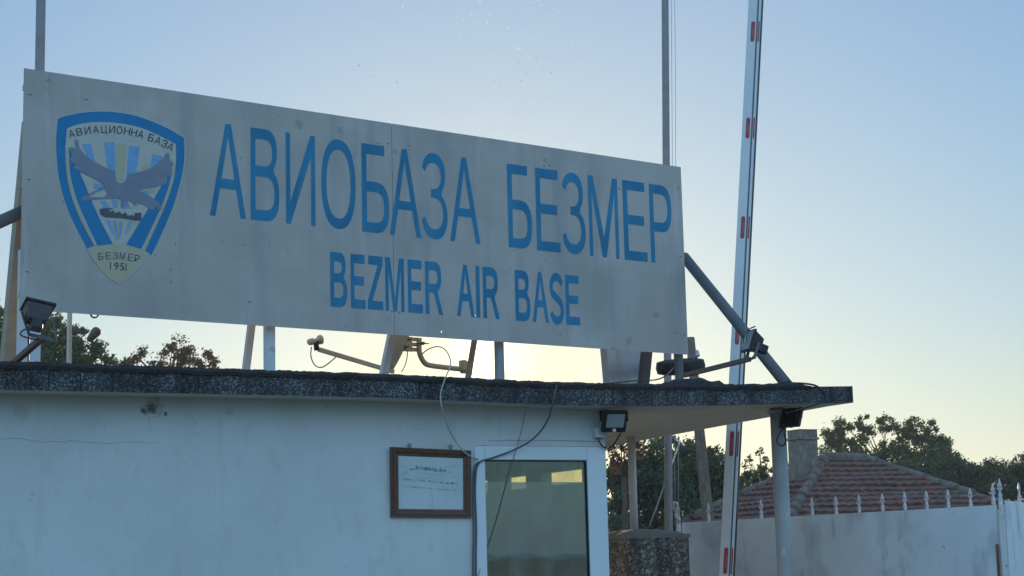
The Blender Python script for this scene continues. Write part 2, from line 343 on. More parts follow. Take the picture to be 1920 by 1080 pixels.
class MB:
    """collects world-space geometry, then links it as ONE mesh object"""
    def __init__(s): s.v = []; s.f = []; s.m = []; s.sm = []
    def add(s, vs, fs, mi=0, smooth=False):
        k = len(s.v); s.v += [V3(v) for v in vs]
        for f in fs:
            s.f.append([i + k for i in f]); s.m.append(mi); s.sm.append(smooth)
        return s
    def hexa(s, p, mi=0):
        """8 corners: bottom ring 0-3, top ring 4-7"""
        return s.add(p, [(3, 2, 1, 0), (4, 5, 6, 7), (0, 1, 5, 4), (1, 2, 6, 5), (2, 3, 7, 6), (3, 0, 4, 7)], mi)
    def box(s, c, ax, ay, az, mi=0):
        """centre and three half-extent vectors"""
        P = [c - ax - ay - az, c + ax - ay - az, c + ax + ay - az, c - ax + ay - az,
             c - ax - ay + az, c + ax - ay + az, c + ax + ay + az, c - ax + ay + az]
        return s.hexa(P, mi)
    def wbox(s, a0, a1, b0, b1, z0, z1, mi=0, fr=W):
        return s.hexa([fr(a0, b0, z0), fr(a1, b0, z0), fr(a1, b1, z0), fr(a0, b1, z0),
                       fr(a0, b0, z1), fr(a1, b0, z1), fr(a1, b1, z1), fr(a0, b1, z1)], mi)
    def beam(s, A, B, wx, wy, side, mi=0):
        """rectangular bar from A to B; side = direction of its width"""
        t = (B - A).normalized(); x = (side - t * side.dot(t)).normalized(); y = t.cross(x)
        x = x * wx / 2; y = y * wy / 2
        return s.hexa([A - x - y, A + x - y, A + x + y, A - x + y, B - x - y, B + x - y, B + x + y, B - x + y], mi)
    def tube(s, pts, r, n=8, mi=0, cap=True):
        pts = [V3(p) for p in pts]
        rs = r if isinstance(r, (list, tuple)) else [r] * len(pts)
        k = len(s.v); ref = None
        for i, p in enumerate(pts):
            t = (pts[min(i + 1, len(pts) - 1)] - pts[max(i - 1, 0)]).normalized()
            if ref is None: ref = t.orthogonal().normalized()
            x = (ref - t * ref.dot(t)).normalized(); ref = x; y = t.cross(x)
            for j in range(n):
                a = 2 * math.pi * j / n
                s.v.append(p + (x * math.cos(a) + y * math.sin(a)) * rs[i])
        for i in range(len(pts) - 1):
            for j in range(n):
                j2 = (j + 1) % n
                s.f.append([k + i * n + j, k + i * n + j2, k + (i + 1) * n + j2, k + (i + 1) * n + j]); s.m.append(mi); s.sm.append(True)
        if cap:
            s.f.append([k + j for j in range(n)][::-1]); s.m.append(mi); s.sm.append(False)
            e = k + (len(pts) - 1) * n
            s.f.append([e + j for j in range(n)]); s.m.append(mi); s.sm.append(False)
        return s
    def lathe(s, base, axis, prof, n=12, mi=0, squash=None):
        """profile [(height, radius)] turned about axis"""
        t = axis.normalized(); x = t.orthogonal().normalized(); y = t.cross(x)
        k = len(s.v)
        for h, r in prof:
            for j in range(n):
                a = 2 * math.pi * j / n
                s.v.append(base + t * h + (x * math.cos(a) + y * math.sin(a)) * max(r, 1e-4))
        for i in range(len(prof) - 1):
            for j in range(n):
                j2 = (j + 1) % n
                s.f.append([k + i * n + j, k + i * n + j2, k + (i + 1) * n + j2, k + (i + 1) * n + j]); s.m.append(mi); s.sm.append(True)
        s.f.append([k + j for j in range(n)][::-1]); s.m.append(mi); s.sm.append(False)
        e = k + (len(prof) - 1) * n
        s.f.append([e + j for j in range(n)]); s.m.append(mi); s.sm.append(False)
        return s
    def poly(s, loops, place, mi=0):
        """flat polygon with holes: loops of 2-D points, place((x, y)) gives the 3-D point"""
        tri = tessellate_polygon([[V3((p[0], p[1], 0)) for p in l] for l in loops])
        allp = [p for l in loops for p in l]
        vs = [place(p) for p in allp]
        return s.add(vs, [tuple(t) for t in tri], mi)
    def build(s, name, mats, parent=None, bevel=0.0, seg=2, loc=None, fix=True):
        if not isinstance(mats, (list, tuple)): mats = [mats]
        if loc is None:
            loc = origin(parent) if parent is not None else V3((0, 0, 0))
        o0 = V3(loc)
        me = bpy.data.meshes.new(name)
        me.from_pydata([v - o0 for v in s.v], [], s.f)
        for m in mats: me.materials.append(m)
        me.polygons.foreach_set('material_index', s.m)
        me.polygons.foreach_set('use_smooth', s.sm)
        if fix:
            bm = bmesh.new(); bm.from_mesh(me)
            bmesh.ops.recalc_face_normals(bm, faces=bm.faces); bm.to_mesh(me); bm.free()
        me.update()
        o = bpy.data.objects.new(name, me); COL.objects.link(o)
        if parent is not None: o.parent = parent
        else: o.location = o0
        if bevel > 0:
            bv = o.modifiers.new('bevel', 'BEVEL'); bv.width = bevel; bv.segments = seg; bv.limit_method = 'ANGLE'
        return o
def smooth_path(pts, n=6):
    """Catmull-Rom through 3-D points"""
    pts = [V3(p) for p in pts]; out = []
    for i in range(len(pts) - 1):
        p0 = pts[max(i - 1, 0)]; p1 = pts[i]; p2 = pts[i + 1]; p3 = pts[min(i + 2, len(pts) - 1)]
        for k in range(n):
            t = k / n
            out.append(0.5 * ((2 * p1) + (p2 - p0) * t + (2 * p0 - 5 * p1 + 4 * p2 - p3) * t * t + (3 * p1 - p0 - 3 * p2 + p3) * t ** 3))
    out.append(pts[-1]); return out
def mid(a, b, t=0.5): return a + (b - a) * t
# ------------------------------------------------------------------ ground and far land
def ground_material():
    m = mat('dry_field', (0.24, 0.17, 0.11), 0.95, col2=(0.15, 0.14, 0.085), vscale=0.012, stretch=(1, 2.5, 1), contrast=(0.42, 0.58))
    layer(m, (0.16, 0.13, 0.08), scale=0.5, lo=0.5, hi=0.7, amount=0.5)
    return m
M['ground'] = ground_material()
M['hill_near'] = mat('dry_hill', (0.30, 0.17, 0.11), 0.95, col2=(0.10, 0.085, 0.06), vscale=0.012, stretch=(1, 1, 5))
M['hill_far'] = mat('hazed_hill', (0.10, 0.115, 0.105), 0.95, var=0.2, vscale=0.003)  # distance haze put into the far hills' colour
g = MB()
N = 48
ringr = [0.0, 30, 80, 200, 500, 1200, 2000, 3000]
vs = [V3((0, 0, 0))]
for r_ in ringr[1:]:
    for j in range(N):
        a = 2 * math.pi * j / N
        vs.append(V3((r_ * math.cos(a), r_ * math.sin(a), 0)))
fs = [(0, 1 + j, 1 + (j + 1) % N) for j in range(N)]
for i in range(len(ringr) - 2):
    b0 = 1 + i * N; b1 = b0 + N
    fs += [(b0 + j, b1 + j, b1 + (j + 1) % N, b0 + (j + 1) % N) for j in range(N)]
g.add(vs, fs)
tag(g.build('ground', M['ground']), kind='structure')
def hills(name, rad, h, seed, m, a0, a1, depth):
    b = MB(); n = 900; k = 0; vs = []; fs = []
    for i in range(n + 1):
        a = R(a0 + (a1 - a0) * i / n)
        e = min(1, i / 60, (n - i) / 60)
        hh = h * e * (0.62 + 0.5 * noise.noise(V3((math.cos(a) * 3.1 + seed, math.sin(a) * 3.1, seed))) + 0.16 * noise.noise(V3((a * 14, seed, 1))) + 0.20 * noise.noise(V3((a * 75, seed, 5))))
        d = V3((math.sin(a), math.cos(a), 0))
        vs += [d * (rad - depth) + Z * -0.5, d * (rad - depth * .4) + Z * hh * .6, d * rad + Z * hh, d * (rad + depth) + Z * -0.5]
    for i in range(n):
        q = i * 4
        for j in range(3): fs.append((q + j, q + j + 1, q + j + 5, q + j + 4))
    b.add(vs, fs, 0, True)
    return tag(b.build(name, m), kind='structure')
hills('hills', 380, 4.6, 4.2, M['hill_near'], 60, 310, 110)
hills('hills', 1200, 13.5, 9.1, M['hill_far'], 55, 315, 200)

# ------------------------------------------------------------------ guard booth
booth = empty('guard_booth', F0, 'low white plastered guard booth with a flat roof overhanging its right side', 'building')
BZ = [(-6.2, 2.694), (-3.48, 2.695), (-1.1, 2.700), (0.05, 2.678), (0.64, 2.674), (1.6, 2.698), (2.735, 2.740)]
TZ = [(-6.2, 2.842), (-3.48, 2.840), (-1.1, 2.832), (0.05, 2.812), (0.64, 2.812), (1.6, 2.828), (2.2, 2.846), (2.735, 2.863)]
FZ = [(-6.2, 2.868), (-3.48, 2.865), (-1.1, 2.856), (0.05, 2.836), (0.64, 2.833), (1.6, 2.850), (2.2, 2.868)]
def interp(t, x):
    if x <= t[0][0]: return t[0][1]
    for (x0, y0), (x1, y1) in zip(t, t[1:]):
        if x <= x1: return y0 + (y1 - y0) * (x - x0) / (x1 - x0)
    return t[-1][1]
wall = MB()
wall.wbox(-5.6, -0.285, 0, 0.10, 0, 2.73)
wall.wbox(-0.285, 0.74, 0, 0.10, 2.415, 2.73)
wall.wbox(-0.285, 0.74, 0, 0.10, 0, 0.95)
wall.wbox(-5.6, 0.74, 3.2, 3.3, 0, 2.73)
wall.wbox(-5.6, -5.5, 0.10, 3.2, 0, 2.73)
# right-hand wall with its row of small high windows
wins = [(0.13, 0.80), (0.985, 1.455), (1.63, 2.10), (2.28, 2.75)]
wall.wbox(0.62, 0.74, 0.10, 3.2, 0, 2.157)
wall.wbox(0.62, 0.74, 0.10, 3.2, 2.292, 2.73)
edges = [0.10] + [v for p in wins for v in p] + [3.2]
for i in range(0, len(edges), 2): wall.wbox(0.62, 0.74, edges[i], edges[i + 1], 2.157, 2.292)
st = [(F(285, 768) - F0, 0.13), (F(268, 770) - F0, 0.06), (F(310, 776) - F0, 0.05)]
spots(M['plaster'], (0.30, 0.26, 0.22), [(tuple(F(285, 764) - F0), 0.26)], 0.6)
spots(M['plaster'], (0.12, 0.10, 0.085), [(tuple(c), r_) for c, r_ in st], 0.85)
spots(M['plaster'], (0.42, 0.40, 0.36), [(tuple(F(40, 775) - F0), 0.22), (tuple(F(60, 925) - F0), .06), (tuple(F(430, 770) - F0), .12)], 0.35)
layer(M['plaster'], (0.40, 0.38, 0.33), scale=3.0, lo=0.58, hi=0.78, stretch=(3.0, 3.0, 0.25), amount=0.35)
layer(M['plaster'], (0.28, 0.27, 0.25), scale=30, lo=0.70, hi=0.76, amount=0.45, detail=3)
wo_ = wall.build('wall', M['plaster'], booth)
c = MB()
def ribbon(pts, wd, b, proud):
    P = [F(x, y, b) - NF * proud for x, y in pts]
    for i in range(len(P) - 1):
        k0 = wd * (0.4 + 0.6 * abs(math.sin(i * 2.3 + 1))); k1 = wd * (0.4 + 0.6 * abs(math.sin((i + 1) * 2.3 + 1)))
        c.hexa([P[i] - Z * k0, P[i + 1] - Z * k1, P[i + 1] - Z * k1 + NF * .003, P[i] - Z * k0 + NF * .003,
                P[i] + Z * k0, P[i + 1] + Z * k1, P[i + 1] + Z * k1 + NF * .003, P[i] + Z * k0 + NF * .003])
random.seed(3)
ribbon([(-20, 823), (5, 823), (22, 821.5), (30, 822), (40, 822), (52, 825), (70, 827), (88, 829), (100, 827), (112, 828), (122, 829), (134, 825.5), (143, 827), (160, 828.5), (180, 830), (205, 831.5), (222, 829), (240, 828.5), (262, 829), (278, 831), (285, 829), (294, 828)], 0.0013, 0, 0.002)
c.build('crack', M['crack'], wo_)
c = MB()
ribbon([(918, 826), (924, 826.3), (937, 826.6), (955, 825.3), (985, 826.6), (1020, 825.3), (1050, 826.2), (1085, 827), (1122, 828)], 0.0035, 0, 0.002)
ribbon([(890, 836), (905, 835), (919, 836), (935, 837.5), (956, 836.3), (975, 839), (1000, 838), (1030, 840), (1062, 842), (1090, 843), (1122, 843.5)], 0.0028, 0, 0.002)
c.build('crack', M['crack'], wo_)
inner = MB()
inner.wbox(-5.5, 0.62, 0.10, 3.2, 0.02, 0.10)
inner.build('floor', M['floor'], booth)
# small side windows
for (b0, b1) in wins:
    f = MB()
    t = 0.018
    f.wbox(0.635, 0.725, b0, b1, 2.157, 2.157 + t); f.wbox(0.635, 0.725, b0, b1, 2.292 - t, 2.292)
    f.wbox(0.635, 0.725, b0, b0 + t, 2.157 + t, 2.292 - t); f.wbox(0.635, 0.725, b1 - t, b1, 2.157 + t, 2.292 - t)
    fo = f.build('side_window', M['pvc'], booth)
    f = MB(); f.wbox(0.677, 0.683, b0 + t, b1 - t, 2.157 + t, 2.292 - t)
    f.build('pane', M['clear'], fo)
# the white framed front window
fr = MB()
fr.wbox(-0.283, -0.203, -0.006, 0.07, 0.95, 2.413)
fr.wbox(0.588, 0.742, -0.006, 0.07, 0.95, 2.413)
fr.wbox(-0.203, 0.588, -0.006, 0.07, 2.318, 2.413)
fr.wbox(-0.203, 0.588, -0.006, 0.07, 0.95, 1.03)
win = fr.build('front_window', M['pvc'], booth, bevel=0.006)
gk = MB()
gk.wbox(-0.203, 0.588, 0.001, 0.03, 2.309, 2.3175)
gk.wbox(0.577, 0.5875, 0.001, 0.03, 1.03, 2.309)
gk.build('gasket', M['gasket'], win)
p1 = MB(); p1.wbox(-0.203, 0.577, 0.012, 0.018, 2.168, 2.309)
p1.build('upper_pane', pane_mat('upper_glass', (0.98, 0.93, 0.70), 0.76, (0.50, 0.53, 0.46)), win)
p2 = MB(); p2.wbox(-0.203, 0.577, 0.012, 0.018, 1.03, 2.168)
p2.build('filmed_pane', pane_mat('filmed_glass', (0.45, 0.52, 0.50), 0.55, (0.60, 0.63, 0.50)), win)
# flat roof slab: pebbledash edge, painted underside
rf = MB()
n = 60
A = [-6.2 + (2.735 + 6.2) * i / n for i in range(n + 1)]
BB = 4.6
ab = lambda a: a + (0.36 if a > 2.7 else 0.0)
vs = []
for a in A:
    vs += [W(a, -0.25, interp(BZ, a)), W(a, -0.25, interp(TZ, a)), W(ab(a), BB, 2.84), W(ab(a), BB, 2.70), W(a, 0.05, interp(BZ, a) + 0.0)]
for i in range(n):
    q = i * 5; p = q + 5
    rf.add([], [])
    for fc, mi in (((0, 1, 6, 5), 0), ((1, 2, 7, 6), 0), ((2, 3, 8, 7), 0), ((3, 4, 9, 8), 1), ((4, 0, 5, 9), 1)):
        rf.f.append([q + k for k in fc]); rf.m.append(mi); rf.sm.append(False)
rf.v = [V3(v) for v in vs]
rf.f.append([0, 4, 3, 2, 1]); rf.m.append(0); rf.sm.append(False)
q = n * 5
rf.f.append([q, q + 1, q + 2, q + 3, q + 4]); rf.m.append(0); rf.sm.append(False)
roof = rf.build('roof_slab', [M['pebble'], M['soffit']], booth)
for px, wd_, lean in ((57, .006, 1), (92, .005, -1), (150, .004, 2), (211, .006, 0), (353, .004, 1), (372, .006, 0), (786, .004, 1), (1148, .006, 1), (1222, .007, 0), (1250, .005, 1), (1277, .004, 0)):
    m_ = MB(); a_, b_ = F(px, 695 + px * .018, -.251), F(px + lean, 728 + px * .022, -.251)
    a_.z = interp(TZ, (a_ - F0).dot(UF)) - .03; b_.z = interp(BZ, (b_ - F0).dot(UF)) + .004
    m_.hexa([b_ - UF * wd_ * .5 - NF * .002, b_ + UF * wd_ * .5 - NF * .002, b_ + UF * wd_ * .5 + NF * .004, b_ - UF * wd_ * .5 + NF * .004, a_ - UF * wd_ - NF * .002, a_ + UF * wd_ - NF * .002, a_ + UF * wd_ + NF * .004, a_ - UF * wd_ + NF * .004])
    m_.build('joint', M['felt'], roof)
# torn felt lip along the roof edge
ft = MB(); random.seed(11)
n = 520; vs = []
for i in range(n + 1):
    a = -6.2 + (2.36 + 6.2) * i / n
    j = noise.noise(V3((a * 9, 0, 0))) * 0.006 + noise.noise(V3((a * 40, 3, 0))) * 0.0055 + random.uniform(-.002, .002)
    zb = interp(TZ, a) - 0.018 + noise.noise(V3((a * 6, 9, 0))) * 0.010
    zt = interp(FZ, a) + j
    if a > 1.95: zt = mid(zt + .012 * math.sin((a - 1.95) * 6), interp(TZ, a) + .004, max(0, (a - 2.05) / .31) ** 2)
    vs += [W(a, -0.262 + 0.004 * noise.noise(V3((a * 20, 1, 4))), zb), W(a, -0.268, mid(zb, zt, .5)), W(a, -0.25, zt), W(a, 0.1, zt - 0.008), W(a, 0.6, interp(TZ, a) + 0.004)]
for i in range(n):
    q = i * 5
    for k in range(4):
        ft.f.append([q + k, q + k + 1, q + k + 6, q + k + 5]); ft.m.append(0); ft.sm.append(False)
ft.v = [V3(v) for v in vs]
ft.build('roofing_felt', M['felt'], roof)
# two posts that carry the overhang
pc = dep(1458, 770, 13.42); pc.z = 0
m_ = MB(); m_.tube([pc, pc + Z * 1.2, pc + Z * 2.718], 0.058, 20)
cp = m_.build('porch_column', M['column'], booth)
m_ = MB(); m_.tube([pc + Z * 2.68, pc + Z * 2.69, pc + Z * 2.705], 0.075, 20)
m_.build('top_plate', M['column'], cp)
pr = dep(1186, 900, 16.0); pr.z = 0
m_ = MB(); m_.tube([pr + Z * 1.84, pr + Z * 2.715], 0.036, 16)
m_.build('porch_column', M['white_steel'], booth)

# ------------------------------------------------------------------ masonry pier below the rear post
pq = dep(1206, 1000, 15.72); zt = pq.z; pq.z = 0
pier = empty('masonry_pier', pq, 'pebbledash pier with a cement cap beside the window corner', 'pier')
hw = 0.31
m_ = MB()
x_, y_ = UF, NF
m_.hexa([pq - x_ * hw - y_ * .25, pq + x_ * hw - y_ * .25, pq + x_ * hw + y_ * .4, pq - x_ * hw + y_ * .4] +
        [p + Z * (zt - .03) for p in (pq - x_ * hw - y_ * .25, pq + x_ * hw - y_ * .25, pq + x_ * hw + y_ * .4, pq - x_ * hw + y_ * .4)])
m_.build('shaft', M['pebble_block'], pier, bevel=0.012)
m_ = MB()
k = 9; vs = []
for i in range(k + 1):
    for j in range(k + 1):
        u = -1 + 2 * i / k; v = -1 + 2 * j / k
        h = 0.05 * (1 - max(abs(u), abs(v)) ** 2) + 0.012 * noise.noise(V3((u * 3, v * 3, 1)))
        vs.append(pq + x_ * u * (hw + .012) + y_ * (v * .33 + .075) + Z * (zt - .012 + h))
fs = [(i * (k + 1) + j, (i + 1) * (k + 1) + j, (i + 1) * (k + 1) + j + 1, i * (k + 1) + j + 1) for i in range(k) for j in range(k)]
nn = len(vs); vs += [pq + x_ * sx * (hw + .012) + y_ * (sy * .33 + .075) + Z * (zt - .045) for sx, sy in ((-1, -1), (1, -1), (1, 1), (-1, 1))]
c0, c1, c2, c3 = 0, k * (k + 1), k * (k + 1) + k, k
fs += [tuple([nn, nn + 1] + [i * (k + 1) for i in range(k, -1, -1)]), tuple([nn + 1, nn + 2] + [k * (k + 1) + j for j in range(k, -1, -1)]),
       tuple([nn + 2, nn + 3] + [i * (k + 1) + k for i in range(0, k + 1)]), tuple([nn + 3, nn] + [j for j in range(0, k + 1)])]
m_.add(vs, fs)
m_.build('cement_cap', M['concrete'], pier)

# ------------------------------------------------------------------ the sign on the roof
ZR = 2.85
sb = G(0.1, 0.0, ZR)
sign = empty('roof_sign', sb, 'long weathered grey sign board with blue lettering and an emblem on the roof', 'sign')
SW, ST, SBt = 5.70, 4.867, 3.287            # width, top, bottom
seam = (S(737, 430) - S0).dot(US)
def plate(u0, u1, name):
    m_ = MB()
    m_.wbox(u0, u1, 0.0, 0.004, SBt, ST, fr=G)
    return m_.build(name, M['sign'], sign)
sheet = plate(-0.01, seam - 0.002, 'panel')
# the right sheet has four old bolt holes that let the sky shine through
m_ = MB(); holes = [(892, 592), (937, 587), (828, 622), (1050, 628)]
ring = lambda c_, r_: [(c_[0] + r_ * math.cos(R(a)), c_[1] + r_ * math.sin(R(a))) for a in range(0, 360, 45)]
lo_ = [[(seam + .002, SBt), (SW, SBt), (SW, ST), (seam + .002, ST)]] + [ring(((S(x, y) - S0).dot(US), S(x, y).z), .0075)[::-1] for x, y in holes]
for dd in (0.0, 0.004): m_.poly(lo_, lambda p: G(p[0], dd, p[1]))
for l_ in lo_:
    q = len(l_); m_.add([G(p[0], 0.0, p[1]) for p in l_] + [G(p[0], 0.004, p[1]) for p in l_], [(i, (i + 1) % q, q + (i + 1) % q, q + i) for i in range(q)])
m_.build('panel', M['sign'], sign)
m_ = MB(); m_.wbox(seam - 0.02, seam + 0.02, 0.005, 0.03, SBt + .01, ST - .01, fr=G)
for zz in (SBt + .10, 4.1, ST - .12): m_.wbox(0.0, SW - .01, 0.006, 0.046, zz - .02, zz + .02, fr=G)
m_.build('backing_frame', M['steel'], sign)
so_ = lambda x, y: tuple(S(x, y) - sb)
spots(M['sign'], (0.26, 0.25, 0.24), [(so_(320, 505), .05), (so_(321, 530), .05), (so_(1022, 300), .09), (so_(742, 285), .08), (so_(748, 330), .05), (so_(1012, 350), .05), (so_(560, 232), .14), (so_(640, 245), .12), (so_(1180, 640), .12), (so_(1150, 655), .10), (so_(1015, 505), .06), (so_(957, 500), .04), (so_(1230, 590), .12), (so_(90, 150), .08)], 0.55)
spots(M['sign'], (0.42, 0.36, 0.22), [(so_(85, 165), .08), (so_(110, 225), .06), (so_(345, 330), .05), (so_(340, 400), .05)], 0.5)
# lettering traced as polygons in a unit box
def arc(cx, cy, rx, ry, a0, a1, n=14):
    return [(cx + rx * math.cos(R(a0 + (a1 - a0) * i / n)), cy + ry * math.sin(R(a0 + (a1 - a0) * i / n))) for i in range(n + 1)]
def sarc(cx, cy, rx, ry, a0, a1, n=14, e=0.8):
    o = []
    for i in range(n + 1):
        a = R(a0 + (a1 - a0) * i / n); ca, sa = math.cos(a), math.sin(a)
        o.append((cx + rx * math.copysign(abs(ca) ** e, ca), cy + ry * math.copysign(abs(sa) ** e, sa)))
    return o
def stroke(pts, s, t):
    L, Rr = [], []
    for i in range(len(pts)):
        a = pts[max(i - 1, 0)]; b = pts[min(i + 1, len(pts) - 1)]
        dx, dy = b[0] - a[0], b[1] - a[1]
        dx, dy = dx / s, dy / t; l = math.hypot(dx, dy) or 1
        nx, ny = -dy / l * s / 2, dx / l * t / 2
        L.append((pts[i][0] + nx, pts[i][1] + ny)); Rr.append((pts[i][0] - nx, pts[i][1] - ny))
    return L + Rr[::-1]
def glyph(ch, s, t):
    if ch == 'A':
        ax = s * 1.02
        return [[(0, 0), (.5 - ax / 2, 1), (.5 + ax / 2, 1), (1, 0), (1 - s, 0), (1 - s - .30 * (.5 - ax / 2), .30), (s + .30 * (.5 - ax / 2), .30), (s, 0)],
                [(s * .98 + (.30 + t * .93) * (.5 - ax / 2), .30 + t * .93), (1 - s * .98 - (.30 + t * .93) * (.5 - ax / 2), .30 + t * .93), (.5, .90 - t * .35)][::-1]]
    if ch == 'B':
        o = [(0, 0), (0, 1)] + [(.50, 1)] + sarc(.5, .765, .42, .235, 85, -48) + sarc(.52, .285, .48, .285, 55, -90) 
        y0, y1 = .535 + t / 2, 1 - t
        h1 = [(s, y0), (s, y1), (.48, y1)] + sarc(.48, (y0 + y1) / 2, .44 - s, (y1 - y0) / 2, 80, -90)
        y0, y1 = t, .535 - t / 2
        h2 = [(s, y0), (s, y1), (.5, y1)] + sarc(.5, (y0 + y1) / 2, .50 - s, (y1 - y0) / 2, 80, -90)
        return [o, h1, h2]
    if ch == 'I2':   # the Cyrillic I
        return [[(0, 1), (s, 1), (s, .24), (1 - s * 1.05, 1), (1, 1), (1, 0), (1 - s, 0), (1 - s, .76), (s * 1.05, 0), (0, 0)]]
    if ch == 'O':
        return [sarc(.5, .5, .5, .5, 0, 354, 44, .86), sarc(.5, .5, .5 - s, .5 - t, 0, 354, 44, .86)]
    if ch == 'B2':   # the Cyrillic B
        o = [(0, 0), (0, 1), (.84, 1), (.84, 1 - t), (s, 1 - t), (s, .575), (.50, .575)] + sarc(.5, .2875, .5, .2875, 85, -90)
        return [o, [(s, t), (s, .575 - t), (.48, .575 - t)] + sarc(.48, .2875, .52 - s, .2875 - t, 80, -90)]
    if ch == '3':
        a = sarc(.46, .755, .47, .245, 168, -50, 24, .9); b = sarc(.48, .275, .52, .275, 58, -170, 26, .9)
        y0, y1 = t, .53 - t * .45; bi = sarc(.46, (y0 + y1) / 2, .54 - s, (y1 - y0) / 2, -168, 84, 24, .9)
        y0, y1 = .53 + t * .45, 1 - t; ai = sarc(.44, (y0 + y1) / 2, .49 - s, (y1 - y0) / 2, -84, 165, 24, .9)
        return [a + b + bi + [(.34, .53 - t * .42), (.34, .53 + t * .42)] + ai]
    if ch == 'E':
        return [[(0, 0), (0, 1), (.96, 1), (.96, 1 - t), (s, 1 - t), (s, .51 + t / 2), (.90, .51 + t / 2), (.90, .51 - t / 2), (s, .51 - t / 2), (s, t), (1, t), (1, 0)]]
    if ch == 'M':
        k = min(s, .16)
        return [[(0, 0), (0, 1), (s * 1.25, 1), (.5, .24), (1 - s * 1.25, 1), (1, 1), (1, 0), (1 - s * .85, 0), (1 - s * .85, .80), (.5 + s * .5, 0), (.5 - s * .5, 0), (s * .85, .80), (s * .85, 0)]]
    if ch == 'P':
        return [[(0, 0), (0, 1), (.52, 1)] + sarc(.52, .70, .48, .30, 85, -90) + [(s, .40), (s, 0)],
                [(s, .40 + t), (s, 1 - t), (.50, 1 - t)] + sarc(.5, .70, .5 - s, .30 - t, 80, -90)]
    if ch == 'R':
        return [[(0, 0), (0, 1), (.50, 1)] + sarc(.50, .715, .42, .285, 85, -55) + [(.70, .42), (1, 0), (.76, 0), (.52, .36), (.44, .41), (s, .41), (s, 0)],
                [(s, .41 + t), (s, 1 - t), (.48, 1 - t)] + sarc(.48, .7075, .44 - s, .2975 - t, 80, -90)]
    if ch == 'Z':
        return [[(0, 0), (0, t * .9), (.72 - s * .2, 1 - t), (.06, 1 - t), (.06, 1), (.98, 1), (.98, 1 - t * .95), (.26 + s * .2, t), (1, t), (1, 0)]]
    if ch == 'I': return [[(0, 0), (0, 1), (1, 1), (1, 0)]]
    if ch == 'S':
        c = arc(.5, .75, .38, .19, 10, 180, 10) + [(.13, .68), (.2, .6), (.5, .515), (.8, .42), (.88, .32)] + arc(.5, .25, .385, .19, 8, -172, 12)
        return [stroke(c, s, t)]
def text_line(items, vtop, vbot, sfun, name, label, m):
    mb = MB()
    for ch, x0, x1, s, t in items:
        xm = (x0 + x1) / 2
        ytop = 127 + .15085 * (xm - 44); ybot = 580 + .06773 * (xm - 36)
        ym = ytop + (ybot - ytop) * (vtop + vbot) / 2
        u0 = (S(x0, ym) - S0).dot(US); u1 = (S(x1, ym) - S0).dot(US)
        z1 = ST - (ST - SBt) * vtop; z0 = ST - (ST - SBt) * vbot
        mb.poly(glyph(ch, s, t), lambda p: G(u0 + (u1 - u0) * p[0], -0.0015, z0 + (z1 - z0) * p[1]))
    o = mb.build(name, m, sign)
    if label: o['label'] = label
    return o
L1 = [('A', 393.7, 461, .15, .115), ('B', 469.9, 523.2, .165, .115), ('I2', 536, 590.8, .145, .1), ('O', 602.6, 666.3, .145, .115), ('B2', 678.2, 729.2, .18, .115),
      ('A', 729.5, 788.4, .15, .105), ('3', 792.3, 838.2, .17, .115), ('A', 842.7, 899, .15, .105), ('B2', 952, 996.7, .19, .115), ('E', 1005, 1049, .19, .118),
      ('3', 1055.4, 1096.7, .19, .118), ('M', 1104, 1159, .135, .1), ('E', 1168.8, 1211.7, .20, .118), ('P', 1218.8, 1259.6, .18, .118)]
text_line(L1, .1145, .531, None, 'lettering', 'tall blue Cyrillic lettering in the upper line', M['blue'])
q2 = lambda X, x0=600: x0 + X / 6.354
L2 = [('B', q2(122), q2(322), .23, .165), ('E', q2(366), q2(540), .24, .165), ('Z', q2(566), q2(750), .24, .165), ('M', q2(778), q2(1002), .205, .1), ('E', q2(1046), q2(1220), .24, .165), ('R', q2(1254), q2(1462), .21, .165),
      ('A', q2(102, 840), q2(312, 840), .20, .155), ('I', q2(332, 840), q2(378, 840), 1, 1), ('R', q2(416, 840), q2(610, 840), .22, .165),
      ('B', q2(800, 840), q2(978, 840), .23, .165), ('A', q2(1002, 840), q2(1196, 840), .20, .155), ('S', q2(1212, 840), q2(1376, 840), .23, .165), ('E', q2(1402, 840), q2(1568, 840), .24, .165)]
text_line(L2, .640, .890, None, 'lettering', 'bold blue Latin lettering in the lower line', M['blue'])
# emblem
E0 = lambda p, k=1: None
def em(p, k):
    return S(80 + p[0] / 3.0, 190 + p[1] / 3.0, -0.0012 * k)
def emb(loops, name, m, k, parent, smooth=True):
    mb = MB()
    for l in loops: mb.poly(l, lambda p: em(p, k))
    return mb.build(name, m, parent)
def cat2(pts, n=5, closed=False):
    q = [V3((p[0], p[1], 0)) for p in pts]
    return [(v.x, v.y) for v in smooth_path(q, n)]
TOP = cat2([(85, 97), (150, 77), (240, 62), (330, 57), (420, 62), (520, 80), (620, 115), (710, 155), (795, 205)])
RS = cat2([(795, 205), (798, 300), (787, 400), (765, 490), (738, 580), (703, 670), (660, 765), (612, 865)])
LS = cat2([(250, 828), (198, 730), (150, 630), (115, 530), (92, 430), (80, 330), (76, 220), (85, 97)])
ARC = cat2([(612, 865), (560, 832), (500, 812), (430, 802), (370, 803), (300, 812), (250, 828)])
outer = TOP + RS[1:] + ARC[1:] + LS[1:-1]
halo = [(p[0] + (p[0] - 440) * .018, p[1] + (p[1] - 450) * .012) for p in TOP + RS[1:]] + [(560, 925), (500, 985), (432, 1036), (380, 1006), (315, 940)] + [(p[0] + (p[0] - 440) * .018, p[1] + (p[1] - 450) * .012) for p in LS[:-1]]
emo = emb([[halo]], 'emblem', M['cream'], 0.6, sign)
emo['label'] = 'blue shield emblem with a grey eagle'
